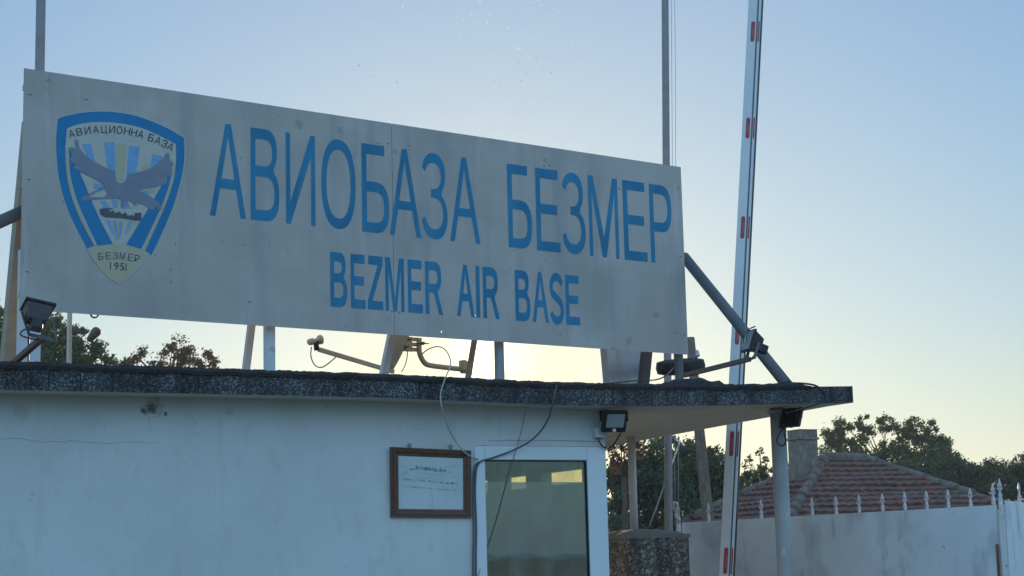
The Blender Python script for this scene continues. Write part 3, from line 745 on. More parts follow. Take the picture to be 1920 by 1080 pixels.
m_ = emb([[outer]], 'shield_border', M['blue2'], 1.6, emo)
ITOP = cat2([(137, 152), (200, 130), (280, 118), (360, 117), (440, 125), (540, 145), (640, 185), (748, 240)])
IRS = cat2([(748, 240), (750, 330), (738, 430), (712, 520), (678, 610), (634, 710), (577, 840)])
ILS = cat2([(290, 812), (235, 710), (185, 600), (152, 500), (134, 400), (127, 280), (137, 152)])
IARC = [(577, 840), (500, 812), (430, 802), (370, 803), (290, 813)]
emb([[ITOP + IRS[1:] + IARC[1:] + ILS[1:-1]]], 'inner_field', M['cream'], 2.6, emo)
YL = cat2([(128, 262), (136, 400), (155, 500), (188, 600), (238, 710), (290, 813)]) + cat2([(303, 812), (250, 705), (200, 595), (166, 495), (148, 400), (141, 262)])
YR = cat2([(735, 350), (728, 430), (700, 530), (668, 610), (622, 712), (562, 832)]) + cat2([(577, 840), (634, 712), (680, 610), (714, 520), (740, 430), (749, 350)])
for r_ in (YL, YR): emb([[r_]], 'yellow_stripe', M['yellow'], 3.6, emo)
WL = cat2([(148, 260), (154, 395), (176, 500), (211, 600), (258, 705), (308, 811)]) + [(395, 801), (330, 680), (280, 570), (240, 470), (205, 390), (172, 320)]
WR = [(733, 345), (690, 440), (650, 505), (600, 595), (540, 690), (470, 805)] + cat2([(555, 830), (612, 712), (660, 610), (692, 530), (718, 440), (733, 345)])[:-1]
for r_ in (WL, WR): emb([[r_]], 'blue_wedge', M['blue2'], 3.8, emo)
rays = [[(222, 240), (270, 240), (297, 350), (262, 340)], [(345, 232), (403, 230), (410, 395), (366, 385)], [(487, 250), (545, 255), (526, 405), (472, 420)],
        [(620, 295), (675, 310), (640, 365), (600, 390)], [(285, 460), (345, 470), (330, 490), (290, 490)],
        [(322, 560), (352, 560), (385, 600), (345, 600)], [(388, 556), (418, 556), (425, 600), (398, 600)], [(468, 560), (490, 570), (480, 610), (455, 600)],
        [(352, 665), (376, 668), (410, 750), (400, 755)], [(392, 670), (412, 672), (424, 780), (414, 780)], [(432, 672), (448, 672), (440, 760), (432, 770)], [(486, 672), (506, 672), (466, 745), (458, 750)],
        [(560, 500), (600, 505), (585, 540), (555, 530)]]
for r_ in rays: emb([[r_]], 'pale_ray', M['skyblue'], 3.7, emo)
yr = [[(412, 238), (474, 240), (466, 300), (455, 445), (420, 445), (413, 300)], [(290, 330), (318, 340), (330, 370), (300, 350)], [(555, 370), (585, 345), (598, 375), (560, 395)], [(600, 490), (640, 480), (620, 520), (598, 515)],
      [(376, 668), (392, 670), (414, 770), (408, 760)], [(414, 672), (430, 672), (430, 770), (425, 770)], [(505, 672), (530, 672), (478, 745), (466, 755)], [(448, 672), (460, 672), (448, 740), (442, 750)]]
for r_ in yr: emb([[r_]], 'yellow_ray', M['yellow'], 3.9, emo)
EAG = [(184, 214), (199, 222), (206, 258), (225, 288), (250, 313), (300, 345), (365, 378), (408, 393), (411, 440), (425, 456), (443, 461), (460, 455), (473, 432), (480, 410), (560, 395), (612, 375), (655, 340), (686, 310), (690, 296), (702, 290), (711, 300), (710, 325), (734, 348), (724, 372), (728, 380), (712, 398), (715, 412), (692, 428), (696, 448), (688, 462), (640, 480), (570, 490), (540, 502), (585, 522), (640, 558), (668, 585), (670, 602), (655, 609), (645, 602), (640, 588), (628, 590), (622, 605), (605, 604), (595, 600), (570, 580), (535, 570), (522, 588), (505, 570), (485, 556), (468, 566), (455, 600), (440, 592), (442, 560), (425, 545), (360, 547), (300, 550), (232, 558), (222, 550), (224, 536), (248, 526), (290, 506), (348, 476), (330, 458), (285, 430), (232, 405), (184, 384), (178, 374), (190, 362), (166, 342), (160, 325), (176, 312), (158, 280), (152, 265), (166, 256), (184, 268), (192, 262), (184, 240)]
emb([[[(p[0] + (p[0] - 440) * .015, p[1] + (p[1] - 430) * .02) for p in EAG]]], 'eagle_outline', M['eagle2'], 4.6, emo)
emb([[EAG]], 'eagle', M['eagle'], 5.6, emo)
for r_ in ([(262, 538), (300, 512), (345, 495), (362, 520), (340, 540)], [(480, 565), (496, 570), (522, 590), (490, 602)], [(455, 608), (480, 604), (515, 610), (505, 640), (470, 640)]): emb([[r_]], 'pale_feather', M['cream'], 6.2, emo)
RIB = [(320, 606), (345, 600), (400, 602), (372, 612), (380, 622), (398, 612), (410, 628), (432, 618), (446, 634), (470, 626), (478, 645), (505, 640), (515, 650), (520, 628), (555, 626), (556, 668), (520, 668), (440, 655), (350, 650), (326, 634)]
emb([[RIB]], 'ribbon', M['ribbon'], 6.6, emo)
YB = [(250, 829)] + ARC[::-1][1:-1] + [(611, 865), (560, 920), (500, 980), (432, 1030), (380, 1000), (320, 940), (280, 885)]
emb([[YB]], 'yellow_base', M['yellow'], 2.8, emo)
def small_text(chars, k, m, name, size, wid):
    """chars: (letter, baseline-left X, Y, angle) in the emblem's own drawing space"""
    mb = MB()
    for ch, X, Y, an in chars:
        cu = bpy.data.curves.new('glyph', 'FONT'); cu.body = ch; cu.size = 1.0; cu.fill_mode = 'FRONT'; cu.resolution_u = 3
        ob = bpy.data.objects.new('glyph', cu); COL.objects.link(ob)
        bpy.context.view_layer.update()
        me = bpy.data.meshes.new_from_object(ob)
        xs = [v.co.x for v in me.vertices]; x0 = min(xs); wx = max(xs) - x0; ys = [v.co.y for v in me.vertices]; hy = max(ys)
        ca, sa = math.cos(R(an)), math.sin(R(an)); vs = []
        for v in me.vertices:
            lx = (v.co.x - x0) / max(wx, .3) * wid * (0.6 if wx < .3 else 1); ly = v.co.y / 0.73 * size
            vs.append(em((X + lx * ca + ly * sa, Y + lx * sa - ly * ca), k))
        mb.add(vs, [tuple(p.vertices) for p in me.polygons])
        bpy.data.objects.remove(ob); bpy.data.meshes.remove(me); bpy.data.curves.remove(cu)
    return mb.build(name, m, emo)
A1 = [("А", 153, 205, -12), ("В", 197, 193, -9), ("И", 243, 184, -6), ("А", 289, 180, -3), ("Ц", 337, 178, 0), ("И", 385, 178, 3), ("О", 437, 182, 7), ("Н", 488, 190, 9), ("Н", 530, 200, 13), ("А", 572 - 42 + 0, 201, 16)]
A1 = [("А", 152, 206, -14), ("В", 196, 195, -11), ("И", 243, 185, -8), ("А", 288, 181, -3), ("Ц", 336, 178, 1), ("И", 384, 178, 3), ("О", 433, 182, 6), ("Н", 483, 190, 9), ("Н", 490 + 0, 0, 0)]
A1 = [("А", 152, 206, -14), ("В", 197, 194, -11), ("И", 244, 185, -8), ("А", 289, 181, -3), ("Ц", 336, 178, 1), ("И", 384, 178, 3), ("О", 431, 182, 6), ("Н", 455 + 22, 189, 9), ("Н", 491 + 10, 0, 0)]
xs_ = [152, 195, 240, 285, 330, 374, 414, 456, 494, 531]
def yb(x): return 1.0 * (206 + (x - 152) * (-0.29) + (x - 152) ** 2 * 0.000735)
A1 = []
for ch, x in zip("АВИАЦИОННА", xs_):
    A1.append((ch, x, yb(x), math.degrees(math.atan(-0.29 + 2 * 0.000735 * (x - 152)))))
for ch, x in zip("БАЗА", [588, 626, 662, 696]):
    A1.append((ch, x, yb(x), math.degrees(math.atan(-0.29 + 2 * 0.000735 * (x - 152)))))
for l_ in ([(178, 300), (215, 345), (262, 372)], [(192, 258), (222, 312), (282, 352)], [(196, 372), (250, 402), (310, 425)], [(714, 352), (672, 380), (610, 402)], [(690, 425), (640, 442), (570, 455)], [(698, 318), (655, 360), (600, 388)], [(600, 540), (640, 572), (655, 590)], [(240, 542), (300, 520), (345, 500)]):
    emb([[stroke(cat2(l_), 3, 3)]], 'feather_line', M['eagle3'], 6.4, emo)
small_text(A1, 4.2, M['ink'], 'lettering', 42, 33)
B1 = [(ch, x, y, a) for ch, x, y, a in (("Б", 314, 893, -3), ("Е", 355, 888, 0), ("З", 395, 888, 2), ("М", 432, 889, 5), ("Е", 478, 895, 7), ("Р", 514, 901, 9))]
small_text(B1, 4.2, M['ink_faded'], 'lettering', 40, 29)
small_text([("1", 378, 946, 2), ("9", 402, 947, 2), ("5", 434, 950, 2), ("1", 466, 953, 2)], 4.2, M['ink'], 'lettering', 44, 25)
# bolt heads
bolts = [(57, 176), (162, 185), (54, 335), (50, 508), (710, 267), (728, 268), (768, 272), (1020, 310), (1030, 309), (1161, 352), (1272, 351), (1276, 480), (1268, 623), (1283, 626), (468, 564), (735, 583), (749, 585)]
for x, y in bolts:
    m_ = MB(); m_.lathe(S(x, y, 0.0), -NS, [(0, .0085), (.003, .0085), (.006, .006), (.008, .002)], 10)
    m_.build('bolt', M['bolt'], sign)
# posts and raking braces behind the board
def spost(x, yb_, o, wd, m, ztop=4.75):
    b = S(x, yb_, o); b.z = ZR - .02
    m_ = MB(); m_.beam(b, b + Z * (ztop - b.z), wd, wd * .8, US); return m_.build('post', m, sign, bevel=.004)
def plate_foot(x, y, o, m):
    P = S(x, y, o); P.z = ZR - .01
    m_ = MB(); q = [P, P - US * .14, P + Z * .055]; e = NS * .008
    m_.add([v - e for v in q] + [v + e for v in q], [(0, 1, 2), (5, 4, 3), (0, 3, 4, 1), (1, 4, 5, 2), (2, 5, 3, 0)])
    return m_.build('foot_plate', m, sign)
def sbrace(x0, y0, o0, x1, y1, o1, wd, m, dz=0.03, thick=None):
    A_ = S(x0, y0, o0); B_ = S(x1, y1, o1); t = (B_ - A_).normalized(); A_ = A_ - t * (A_.z - (ZR - dz)) / max(t.z, .1)
    m_ = MB(); m_.beam(A_, B_, wd, thick or wd * .7, US); return m_.build('brace', m, sign, bevel=.004)
spost(505, 650, .09, .068, M['white_steel']); plate_foot(495, 688, .09, M['cream_plastic'])
sbrace(462, 686, .42, 505, 340, .13, .052, M['white_steel'])
spost(936, 670, .09, .062, M['steel']); plate_foot(928, 700, .09, M['tan'])
sbrace(879, 700, .42, 925, 430, .13, .042, M['tan'])
sbrace(722, 690, .42, 776, 430, .13, .062, M['white_steel'])
sbrace(1208, 704, .45, 1240, 380, .13, .085, M['steel_dark'])
spost(1273, 685, .10, .060, M['steel_dark'])
sbrace(20, 676, .45, 62, 230, .10, .125, M['tan'], thick=.08)
spost(54, 610, .12, .125, M['white_steel'], 3.7)
m_ = MB(); A_ = S(1283, 482, .09); B_ = F(1476, 722, .10); m_.tube([A_, B_], .045, 16)
m_.build('side_strut', M['steel_dark'], sign)
m_ = MB(); A_ = S(44, 396, .09); B_ = W(-5.2, .5, ZR); m_.tube([A_, B_], .042, 16)
m_.build('side_strut', M['steel_dark'], sign)
m_ = MB(); c_ = S(177, 588, .02)
m_.tube([c_ + (US * math.cos(R(a)) + Z * math.sin(R(a))) * .027 for a in range(0, 361, 20)], .006, 6)
m_.build('cable_loop', M['steel_dark'], sign)
# ------------------------------------------------------------------ flagpoles
def vpole(base, ztop, r0, r1, n=14):
    m_ = MB(); H = ztop - base.z
    m_.tube([base + Z * (H * i / 8) for i in range(9)], [r0 + (r1 - r0) * i / 8 for i in range(9)], n)
    return m_
b = S(72, 300, .17); b.z = ZR - .01
fp = empty('flagpole', b, 'thin pole rising above the left end of the sign board', 'flagpole')
vpole(b, 7.2, .034, .030).build('pole', M['pole'], fp)
m_ = MB(); m_.lathe(b, Z, [(0, .09), (.012, .09), (.014, .045), (.06, .042)], 14); m_.build('base_collar', M['pole'], fp)
m_ = MB(); m_.lathe(b + Z * (7.2 - b.z), Z, [(0, .03), (.02, .05), (.06, .06), (.10, .045), (.12, .01)], 14); m_.build('finial', M['pole'], fp)
b = dep(1254, 1000, 16.6); pd_ = dep(1247, 0, 16.6) - b; pd_ = pd_ / pd_.z; b = b - pd_ * b.z
fp = empty('flagpole', b, 'tall flagpole with halyard ropes behind the right end of the sign', 'flagpole')
m_ = MB(); m_.tube([b + pd_ * (9.5 * i / 8) for i in range(9)], [.038 - .006 * i / 8 for i in range(9)], 14); m_.build('pole', M['pole'], fp)
m_ = MB(); m_.lathe(b + pd_ * 9.5, Z, [(0, .03), (.02, .05), (.06, .06), (.10, .045), (.12, .01)], 14); m_.build('finial', M['pole'], fp)
for dx, wv in ((.032 + .027, 0.0), (.032 + .058, .004)):
    m_ = MB(); q = b + V3((1, 0, 0)) * dx
    m_.tube([q + pd_ * (1.95 + i * .5) + V3((math.sin(i * .9) * wv, 0, 0)) for i in range(16)], .0024, 6)
    m_.build('halyard', M['cable_white'], fp)
# guy wire beside it
m_ = MB(); A_ = dep(1218, 985, 16.4); B_ = dep(1276, 826, 16.9)
m_.tube([A_, mid(A_, B_, .5) - Z * .005, B_], .006, 6)
tag(m_.build('guy_wire', M['cable_white'], None, loc=A_), 'pale slanting wire crossing the tall flagpole under the roof', 'wire')
# leaning wooden utility pole with an insulator
A_ = dep(1326, 955, 18.6); B_ = dep(1294, 634, 18.95); t = (B_ - A_) / (B_.z - A_.z); base = A_ - t * A_.z
up_ = empty('utility_pole', base, 'leaning weathered wooden pole behind the booth roof with an insulator at its top', 'pole')
m_ = MB(); m_.tube([base + (B_ - base) * (i / 8) for i in range(9)], [.075 - .028 * i / 8 for i in range(9)], 14); m_.build('trunk', M['wood_pole'], up_)
ip = dep(1307, 668, 18.9)
m_ = MB(); m_.tube(smooth_path([dep(1296, 672, 18.92), dep(1301, 675, 18.9), dep(1306, 675, 18.9), ip + Z * .0], 4), .006, 6); ins = m_.build('hook', M['steel_dark'], up_)
m_ = MB(); m_.lathe(ip, Z, [(-.012, .012), (0, .03), (.018, .034), (.024, .022), (.036, .026), (.06, .018), (.068, .004)], 12); m_.build('insulator', M['galv'], up_)

# ------------------------------------------------------------------ floodlights
def halogen(name, label, c, n, upv, w_, h_, d_, foot, elbow, group):
    """box floodlight: rim faces n, body tapers away behind it; stands on a bent arm"""
    n = n.normalized(); x = n.cross(upv).normalized(); y = x.cross(n).normalized()
    t = empty(name, foot, label, 'floodlight', group)
    m_ = MB(); back = c - n * d_
    P = [back + x * sx * w_ * .34 + y * sy * h_ * .30 for sx, sy in ((-1, -1), (1, -1), (1, 1), (-1, 1))]
    Q = [c + x * sx * w_ * .5 + y * sy * h_ * .5 for sx, sy in ((-1, -1), (1, -1), (1, 1), (-1, 1))]
    m_.hexa(P + Q); m_.build('body', M['dark_enamel'], t, bevel=.006)
    m_ = MB(); m_.box(c + n * .009, x * w_ * .56, y * h_ * .56, n * .008); rim = m_.build('front_rim', M['black'], t, bevel=.003)
    m_ = MB(); m_.box(c + n * .019, x * w_ * .46, y * h_ * .46, n * .0015); m_.build('glass', M['lens'], rim)
    m_ = MB(); m_.box(back - n * .028 - y * h_ * .12, x * w_ * .2, y * h_ * .22, n * .03); m_.build('wiring_box', M['black'], t, bevel=.006)
    m_ = MB(); hinge = c - n * d_ * .45
    for s_ in (-1, 1): m_.beam(hinge + x * s_ * w_ * .56, elbow + x * s_ * w_ * .50, .022, .005, n)
    m_.beam(elbow - x * w_ * .52, elbow + x * w_ * .52, .022, .006, n); m_.build('bracket', M['steel_dark'], t)
    m_ = MB(); m_.beam(foot, elbow, .034, .034, Z); m_.build('arm', M['rust'], t, bevel=.004)
    return t, x, y, back
LG = 'box floodlights on bent arms along the roof edge'
foot = F(26, 680, .02); elbow = F(80, 633, -.55)
t, x, y, bk = halogen('roof_floodlight', 'dark box floodlight on a rusty arm at the lower left corner of the sign', F(71, 578, -.55), NF * .42 + Z * .95 + UF * .18, NF, .160, .125, .10, foot, elbow, LG)
m_ = MB(); m_.tube(smooth_path([F(78, 622, -.55), F(50, 617, -.54), F(38, 626, -.5), (F(50, 633, -.5)), F(72, 637, -.53)], 6), .0045, 6); m_.build('cable', M['cable_black'], t)
m_ = MB(); m_.tube(smooth_path([F(54, 604, -.3), F(54, 640, -.3), F(53, 676, -.3 + .3)], 4), .006, 6); m_.build('cable', M['cable_black'], t)
foot = F(1282, 704, .12); elbow = F(1407, 673, -.35)
t, x, y, bk = halogen('roof_floodlight', 'small dark box floodlight on an arm in front of the right side strut', F(1406, 640, -.35), -UF * .95 + Z * .35 - NF * .15 + NF * .3, Z, .13, .15, .085, foot, elbow, LG)
m_ = MB(); m_.tube(smooth_path([F(1416, 612, -.35), F(1405, 617, -.35), F(1400, 626, -.35), F(1398, 640, -.35)], 5), .005, 6); m_.build('cable', M['cable_black'], t)
m_ = MB(); m_.tube(smooth_path([F(1412, 640, -.35), F(1419, 655, -.36), F(1413, 668, -.35), F(1407, 673, -.35)], 5), .006, 6); m_.build('cable', M['cable_black'], t)

def led_flood(label, c, n, upv, w_, h_, mountp, grp):
    n = n.normalized(); x = n.cross(upv).normalized(); y = x.cross(n).normalized()
    t = empty('floodlight', mountp, label, 'floodlight', grp)
    m_ = MB(); m_.box(c, x * w_ / 2, y * h_ / 2, n * .016); body = m_.build('body', M['black'], t, bevel=.008)
    m_ = MB()
    for i in range(7): m_.box(c - n * .026 + x * (i - 3) * w_ * .12, x * .004, y * h_ * .38, n * .0095)
    m_.build('cooling_fins', M['black'], body)
    m_ = MB(); m_.box(c + n * .0175 + y * h_ * .05, x * w_ * .36, y * h_ * .31, n * .0015); m_.build('lens', M['lens'], t)
    m_ = MB(); m_.lathe(c + n * .015 - y * h_ * .40, n, [(0, .014), (.008, .014), (.016, .010), (.020, .003)], 12); m_.build('motion_sensor', M['white_steel'], t)
    m_ = MB(); h = c - n * .03
    for s_ in (-1, 1): m_.beam(c + x * s_ * (w_ / 2 + .006), mountp + x * s_ * (w_ / 2 + .006), .02, .004, n)
    m_.beam(mountp - x * (w_ / 2 + .008), mountp + x * (w_ / 2 + .008), .024, .005, n); m_.build('bracket', M['black'], t)
    return t, x, y
c = F(1152, 789.5, -.14); mp = F(1150, 772, -.02)
t, x, y = led_flood('square black floodlight with a pale lens over the window corner', c, -NF * .9 - Z * .42 - UF * .12, Z, .182, .158, mp, 'square floodlights under the roof')
m_ = MB(); m_.tube(smooth_path([F(1124, 808, -.03), F(1122, 818, -.03), F(1124, 828, -.03), F(1130, 837, -.03), F(1139, 840, -.03), F(1148, 836, -.05), F(1157, 824, -.09), F(1164, 811, -.13)], 6), .0055, 8); m_.build('cable', M['cable_black'], t)
m_ = MB(); m_.wbox(.645, .735, -.05, -.001, 2.475, 2.545); m_.build('junction_box', M['plaster'], t, bevel=.008)
cY = 13.30
c = dep(1484, 783, cY); mp = dep(1474, 770, cY + .05)
t, x, y = led_flood('black floodlight seen from its side beside the top of the round porch column', c, UF * .80 + NF * .30 - Z * .38, Z, .175, .155, mp, 'square floodlights under the roof')
m_ = MB(); m_.tube(smooth_path([dep(1473, 800, cY), dep(1461, 813, cY - .02), dep(1457, 826, cY - .02), dep(1461, 834, cY - .02), dep(1469, 835, cY - .02), dep(1473, 828, cY - .02), dep(1471, 812, cY), dep(1470, 790, cY)], 6), .006, 8); m_.build('cable', M['cable_black'], t)
m_ = MB(); m_.tube(smooth_path([dep(1474, 774, cY), dep(1490, 771, cY - .2), W(2.43, -.27, 2.735), W(2.46, -.275, 2.77), W(2.44, -.272, 2.82), W(2.37, -.262, 2.862), W(2.22, -.24, 2.874), W(2.1, -.2, 2.87)], 6), .0075, 8); m_.build('cable', M['cable_black'], t)

# ------------------------------------------------------------------ small camera on a thin post
b = S(130, 640, .75); b.z = ZR - .01
t = empty('security_camera', b, 'small security camera on a thin white post under the left part of the sign', 'camera')
m_ = MB(); m_.beam(b, b + Z * .62, .026, .026, US); m_.build('post', M['white_steel'], t)
m_ = MB(); m_.tube(smooth_path([S(132, 622, .75), S(150, 622.5, .74), S(160, 625, .72)], 4), .007, 8); m_.tube([S(132, 618, .75), S(172, 621, .72)], .003, 6); m_.build('arm', M['steel_dark'], t)
cc = S(177, 626, .70); ax = (US * .55 + Z * .75 - NS * .2).normalized()
m_ = MB(); m_.lathe(cc, ax, [(-.065, .010), (-.06, .022), (-.02, .028), (.01, .034), (.03, .034), (.045, .024), (.05, .005)], 14); m_.build('housing', M['steel_dark'], t)
m_ = MB(); m_.tube(smooth_path([S(146, 606, .75), S(152, 614, .74), S(168, 619, .72)], 5), .0022, 5); m_.build('cable', M['cable_grey'], t)

# ------------------------------------------------------------------ satellite dish
foot = S(875, 692, .66)
t = empty('satellite_dish', foot, 'cream satellite dish seen edge on with its arm and bent mast under the sign', 'satellite dish')
ax = V3((-.95, .06, .30)).normalized()
uq = (Z - ax * Z.dot(ax)).normalized()
low = S(733, 693, .66); cen = low + uq * .40
m_ = MB(); x_ = uq.cross(ax).normalized(); k = len(m_.v); rings = 8; nn = 36; vs = []; fs = []
for side in (0, 1):
    for i in range(rings + 1):
        r_ = .42 * i / rings
        for j in range(nn):
            a = 2 * math.pi * j / nn
            vs.append(cen + (x_ * math.cos(a) * .92 + uq * math.sin(a)) * r_ + ax * (r_ * r_ * .34 - .004 * side - .05))
    o_ = side * (rings + 1) * nn
    for i in range(rings):
        for j in range(nn):
            fs.append((o_ + i * nn + j, o_ + i * nn + (j + 1) % nn, o_ + (i + 1) * nn + (j + 1) % nn, o_ + (i + 1) * nn + j))
e0 = rings * nn; e1 = (2 * rings + 1) * nn
fs += [(e0 + j, e0 + (j + 1) % nn, e1 + (j + 1) % nn, e1 + j) for j in range(nn)]
m_.add(vs, fs, 0, True); m_.build('reflector', M['cream_plastic'], t)
Lp = S(592, 645, .60); el = S(597, 655, .60)
m_ = MB(); m_.beam(S(738, 697, .65), el, .032, .026, Z); arm = m_.build('feed_arm', M['cream_plastic'], t, bevel=.003)
m_ = MB(); m_.tube([S(594, 657, .60), S(593, 648, .60), S(594, 640, .60)], .020, 10); m_.build('clamp', M['black'], arm)
m_ = MB(); dL = (S(606, 637, .60) - S(580, 643, .60)).normalized()
m_.lathe(S(578, 642, .60), dL, [(0, .018), (.006, .024), (.04, .026), (.05, .018), (.09, .018), (.095, .034), (.115, .036), (.12, .03)], 14); m_.build('feed_horn', M['cream_plastic'], t)
m_ = MB(); m_.tube(smooth_path([S(584, 650, .60), S(583, 668, .60), S(590, 684, .60), S(602, 689, .60), S(615, 682, .60), S(629, 670, .62)], 6), .0045, 6); m_.build('cable', M['cable_grey'], t)
# bent mast, its foot and the clamp behind the dish
m_ = MB(); m_.tube(smooth_path([S(786, 634, .66), S(786, 655, .66), S(788, 666, .66), S(795, 679, .66), S(806, 685, .66), S(840, 689.5, .66), S(872, 693, .66)], 6), .021, 12); m_.build('mast', M['cream_plastic'], t)
m_ = MB(); m_.box(S(874, 689, .67), US * .055, Z * .05, NS * .008); m_.box(S(868, 685, .63), US * .02, Z * .04, NS * .03); m_.build('foot_plate', M['cream_plastic'], t, bevel=.003)
m_ = MB()
pl = S(762, 645, .67)
m_.box(pl, US * .052, Z * .058, NS * .004)
for dz in (-.04, .0, .04):
    m_.beam(pl + Z * dz - US * .02, pl + Z * dz + US * .11, .010, .030, NS)
m_.lathe(pl - US * .03 - NS * .004, -NS, [(0, .045), (.006, .045), (.012, .03)], 16)
m_.build('clamp_plate', M['cream_plastic'], t)
m_ = MB()
for px, py in ((757, 635), (764, 637), (752, 650), (760, 651), (789, 643), (792, 645)):
    mk = MB(); mk.lathe(S(px, py, .66), -NS, [(0, .010), (.012, .010), (.013, .006), (.05, .005)], 8); mk.build('clamp_bolt', M['steel_dark'], t)
m_.tube([S(780, 644.5, .63), S(804, 644.2, .63)], .0045, 6)
m_.build('clamp_rod', M['steel_dark'], t)
m_ = MB(); m_.tube(smooth_path([S(764, 658, .66), S(763, 672, .66), S(759, 686, .66), S(753, 697, .66)], 5), .004, 6); m_.build('cable', M['cable_grey'], t)

# ------------------------------------------------------------------ loose cables
fo_ = -.275
pth = [S(789, 664, .62), S(787, 668, .62), S(785, 680, .24), S(790, 685, .24), S(794, 682, .24)]
m_ = MB()
pth = [S(791, 664, .62), S(803, 655, .45), S(818, 650, .2), S(831, 653, -.02), S(840, 663, -.1), F(845, 678, -.05), F(843, 690, -.2), F(838, 702, fo_), F(831, 720, fo_), F(826, 740, fo_), F(828, 763, -.27), F(836, 790, -.2), F(850, 820, -.1), F(868, 845, -.06), F(885, 857, -.035), F(897, 861, -.016)]
m_.tube(smooth_path(pth, 8), .0048, 7)
tag(m_.build('antenna_cable', M['cable_white'], None, loc=pth[0]), 'pale cable looping from the dish over the roof edge down to the window', 'cable')
pth = [F(1044, 722, -.262), F(1040, 738, -.272), F(1036, 758, -.272), F(1028, 785, -.2), F(1014, 808, -.13), F(990, 830, -.07), F(958, 846, -.03), F(925, 858, -.016), F(904, 864, -.014), F(896, 872, -.013), F(892, 890, -.012), F(891, 930, -.012), F(893, 990, -.012), F(892, 1060, -.012), F(892, 1200, -.012)]
m_ = MB(); m_.tube(smooth_path(pth, 8), .006, 7)
tag(m_.build('power_cable', M['cable_grey'], None, loc=pth[0]), 'dark cable sagging from the roof edge and running down the left window frame', 'cable')
pth = [F(898, 866, -.018), F(891, 873, -.018), F(888, 890, -.016), F(887, 930, -.016), F(888, 1000, -.016), F(887, 1060, -.016), F(888, 1200, -.016)]
m_ = MB(); m_.tube(smooth_path(pth, 8), .006, 7)
tag(m_.build('power_cable', M['cable_grey'], None, loc=pth[0]), 'outer one of the two cables running down beside the window frame', 'cable')
pth = [F(986, 770, -.2), F(978, 805, -.10), F(966, 850, -.018), F(950, 905, .006), F(928, 985, .006), F(908, 1045, .004), F(895, 1085, -.012), F(870, 1180, -.03)]
m_ = MB(); m_.tube(smooth_path(pth, 8), .0022, 5)
tag(m_.build('thin_wire', M['cable_grey'], None, loc=pth[0]), 'thin slack wire hanging diagonally across the window glass', 'wire')
m_ = MB()
pth = [S(1262, 690, -.1), F(1250, 703, -.05), F(1230, 712, -.18), F(1190, 714, -.27), F(1140, 719, -.272), F(1095, 723, -.27)]
m_.tube(smooth_path(pth, 6), .005, 6)
tag(m_.build('roof_cable', M['cable_black'], None, loc=pth[-1]), 'black cable lying along the roof edge below the right end of the sign', 'cable')

# ------------------------------------------------------------------ things lying on the roof
m_ = MB(); A_ = S(1123, 650, .5); foldp = [S(1122, 640, .55), S(1134, 640, .50), S(1151, 640, .60), S(1160, 640, .62), S(1204, 640, .75)]
bot = [S(1134, 703, .55), S(1146, 703, .50), S(1158, 703, .60), S(1162, 703, .62), S(1200, 703, .75)]
for i in range(5):
    foldp[i].z = 3.62; bot[i].z = ZR - .01
    e = bot[i] - foldp[i]
vs = []
for tp, bt in zip(foldp, bot): vs += [tp, bt, tp + NS * .004, bt + NS * .004]
for i in range(4):
    q = i * 4
    for f_ in ((q, q + 1, q + 5, q + 4), (q + 2, q + 6, q + 7, q + 3), (q, q + 4, q + 6, q + 2), (q + 1, q + 3, q + 7, q + 5)): m_.f.append(list(f_)); m_.m.append(0); m_.sm.append(False)
m_.f += [[0, 2, 3, 1], [16, 17, 19, 18]]; m_.m += [0, 0]; m_.sm += [False, False]
m_.v = vs
tag(m_.build('metal_sheet', M['galv'], None, loc=bot[2]), 'folded grey metal sheet leaning behind the right part of the sign', 'metal sheet')
cc = S(1276, 688, .62)
ax = (Z * .97 - US * .16 - NS * .12).normalized()
m_ = MB(); m_.lathe(cc - ax * .05, ax, [(0, .02), (-.004, .17), (.004, .205), (.05, .215), (.10, .205), (.108, .17), (.10, .1), (.098, .02)], 28)
t = m_.build('felt_roll', M['felt'], None, loc=cc); tag(t, 'dark flat coil of roofing felt lying on the roof below the sign corner', 'felt roll')
m_ = MB(); random.seed(5)
pts = [F(1240, 712, .5), F(1285, 703, .45), F(1320, 696, .42), F(1355, 694, .4)]
vs = []; fs = []
K = 16
for i in range(K + 1):
    tt = i / K; p = mid(pts[0], pts[-1], tt)
    h = .045 + .022 * noise.noise(V3((tt * 7, 2, 2))) + .02 * math.sin(tt * 3.1)
    for j in range(5):
        u = j / 4 - .5
        vs.append(V3((p.x, p.y, ZR - .01)) + NF * u * .22 + Z * (h * 2 * (1 - (2 * u) ** 2) + .0))
for i in range(K):
    for j in range(4): fs.append((i * 5 + j, (i + 1) * 5 + j, (i + 1) * 5 + j + 1, i * 5 + j + 1))
m_.add(vs, fs, 0, True)
tag(m_.build('felt_scrap', M['felt'], None, loc=V3((pts[1].x, pts[1].y, ZR))), 'crumpled strip of roofing felt under the right floodlight arm', 'felt scrap')

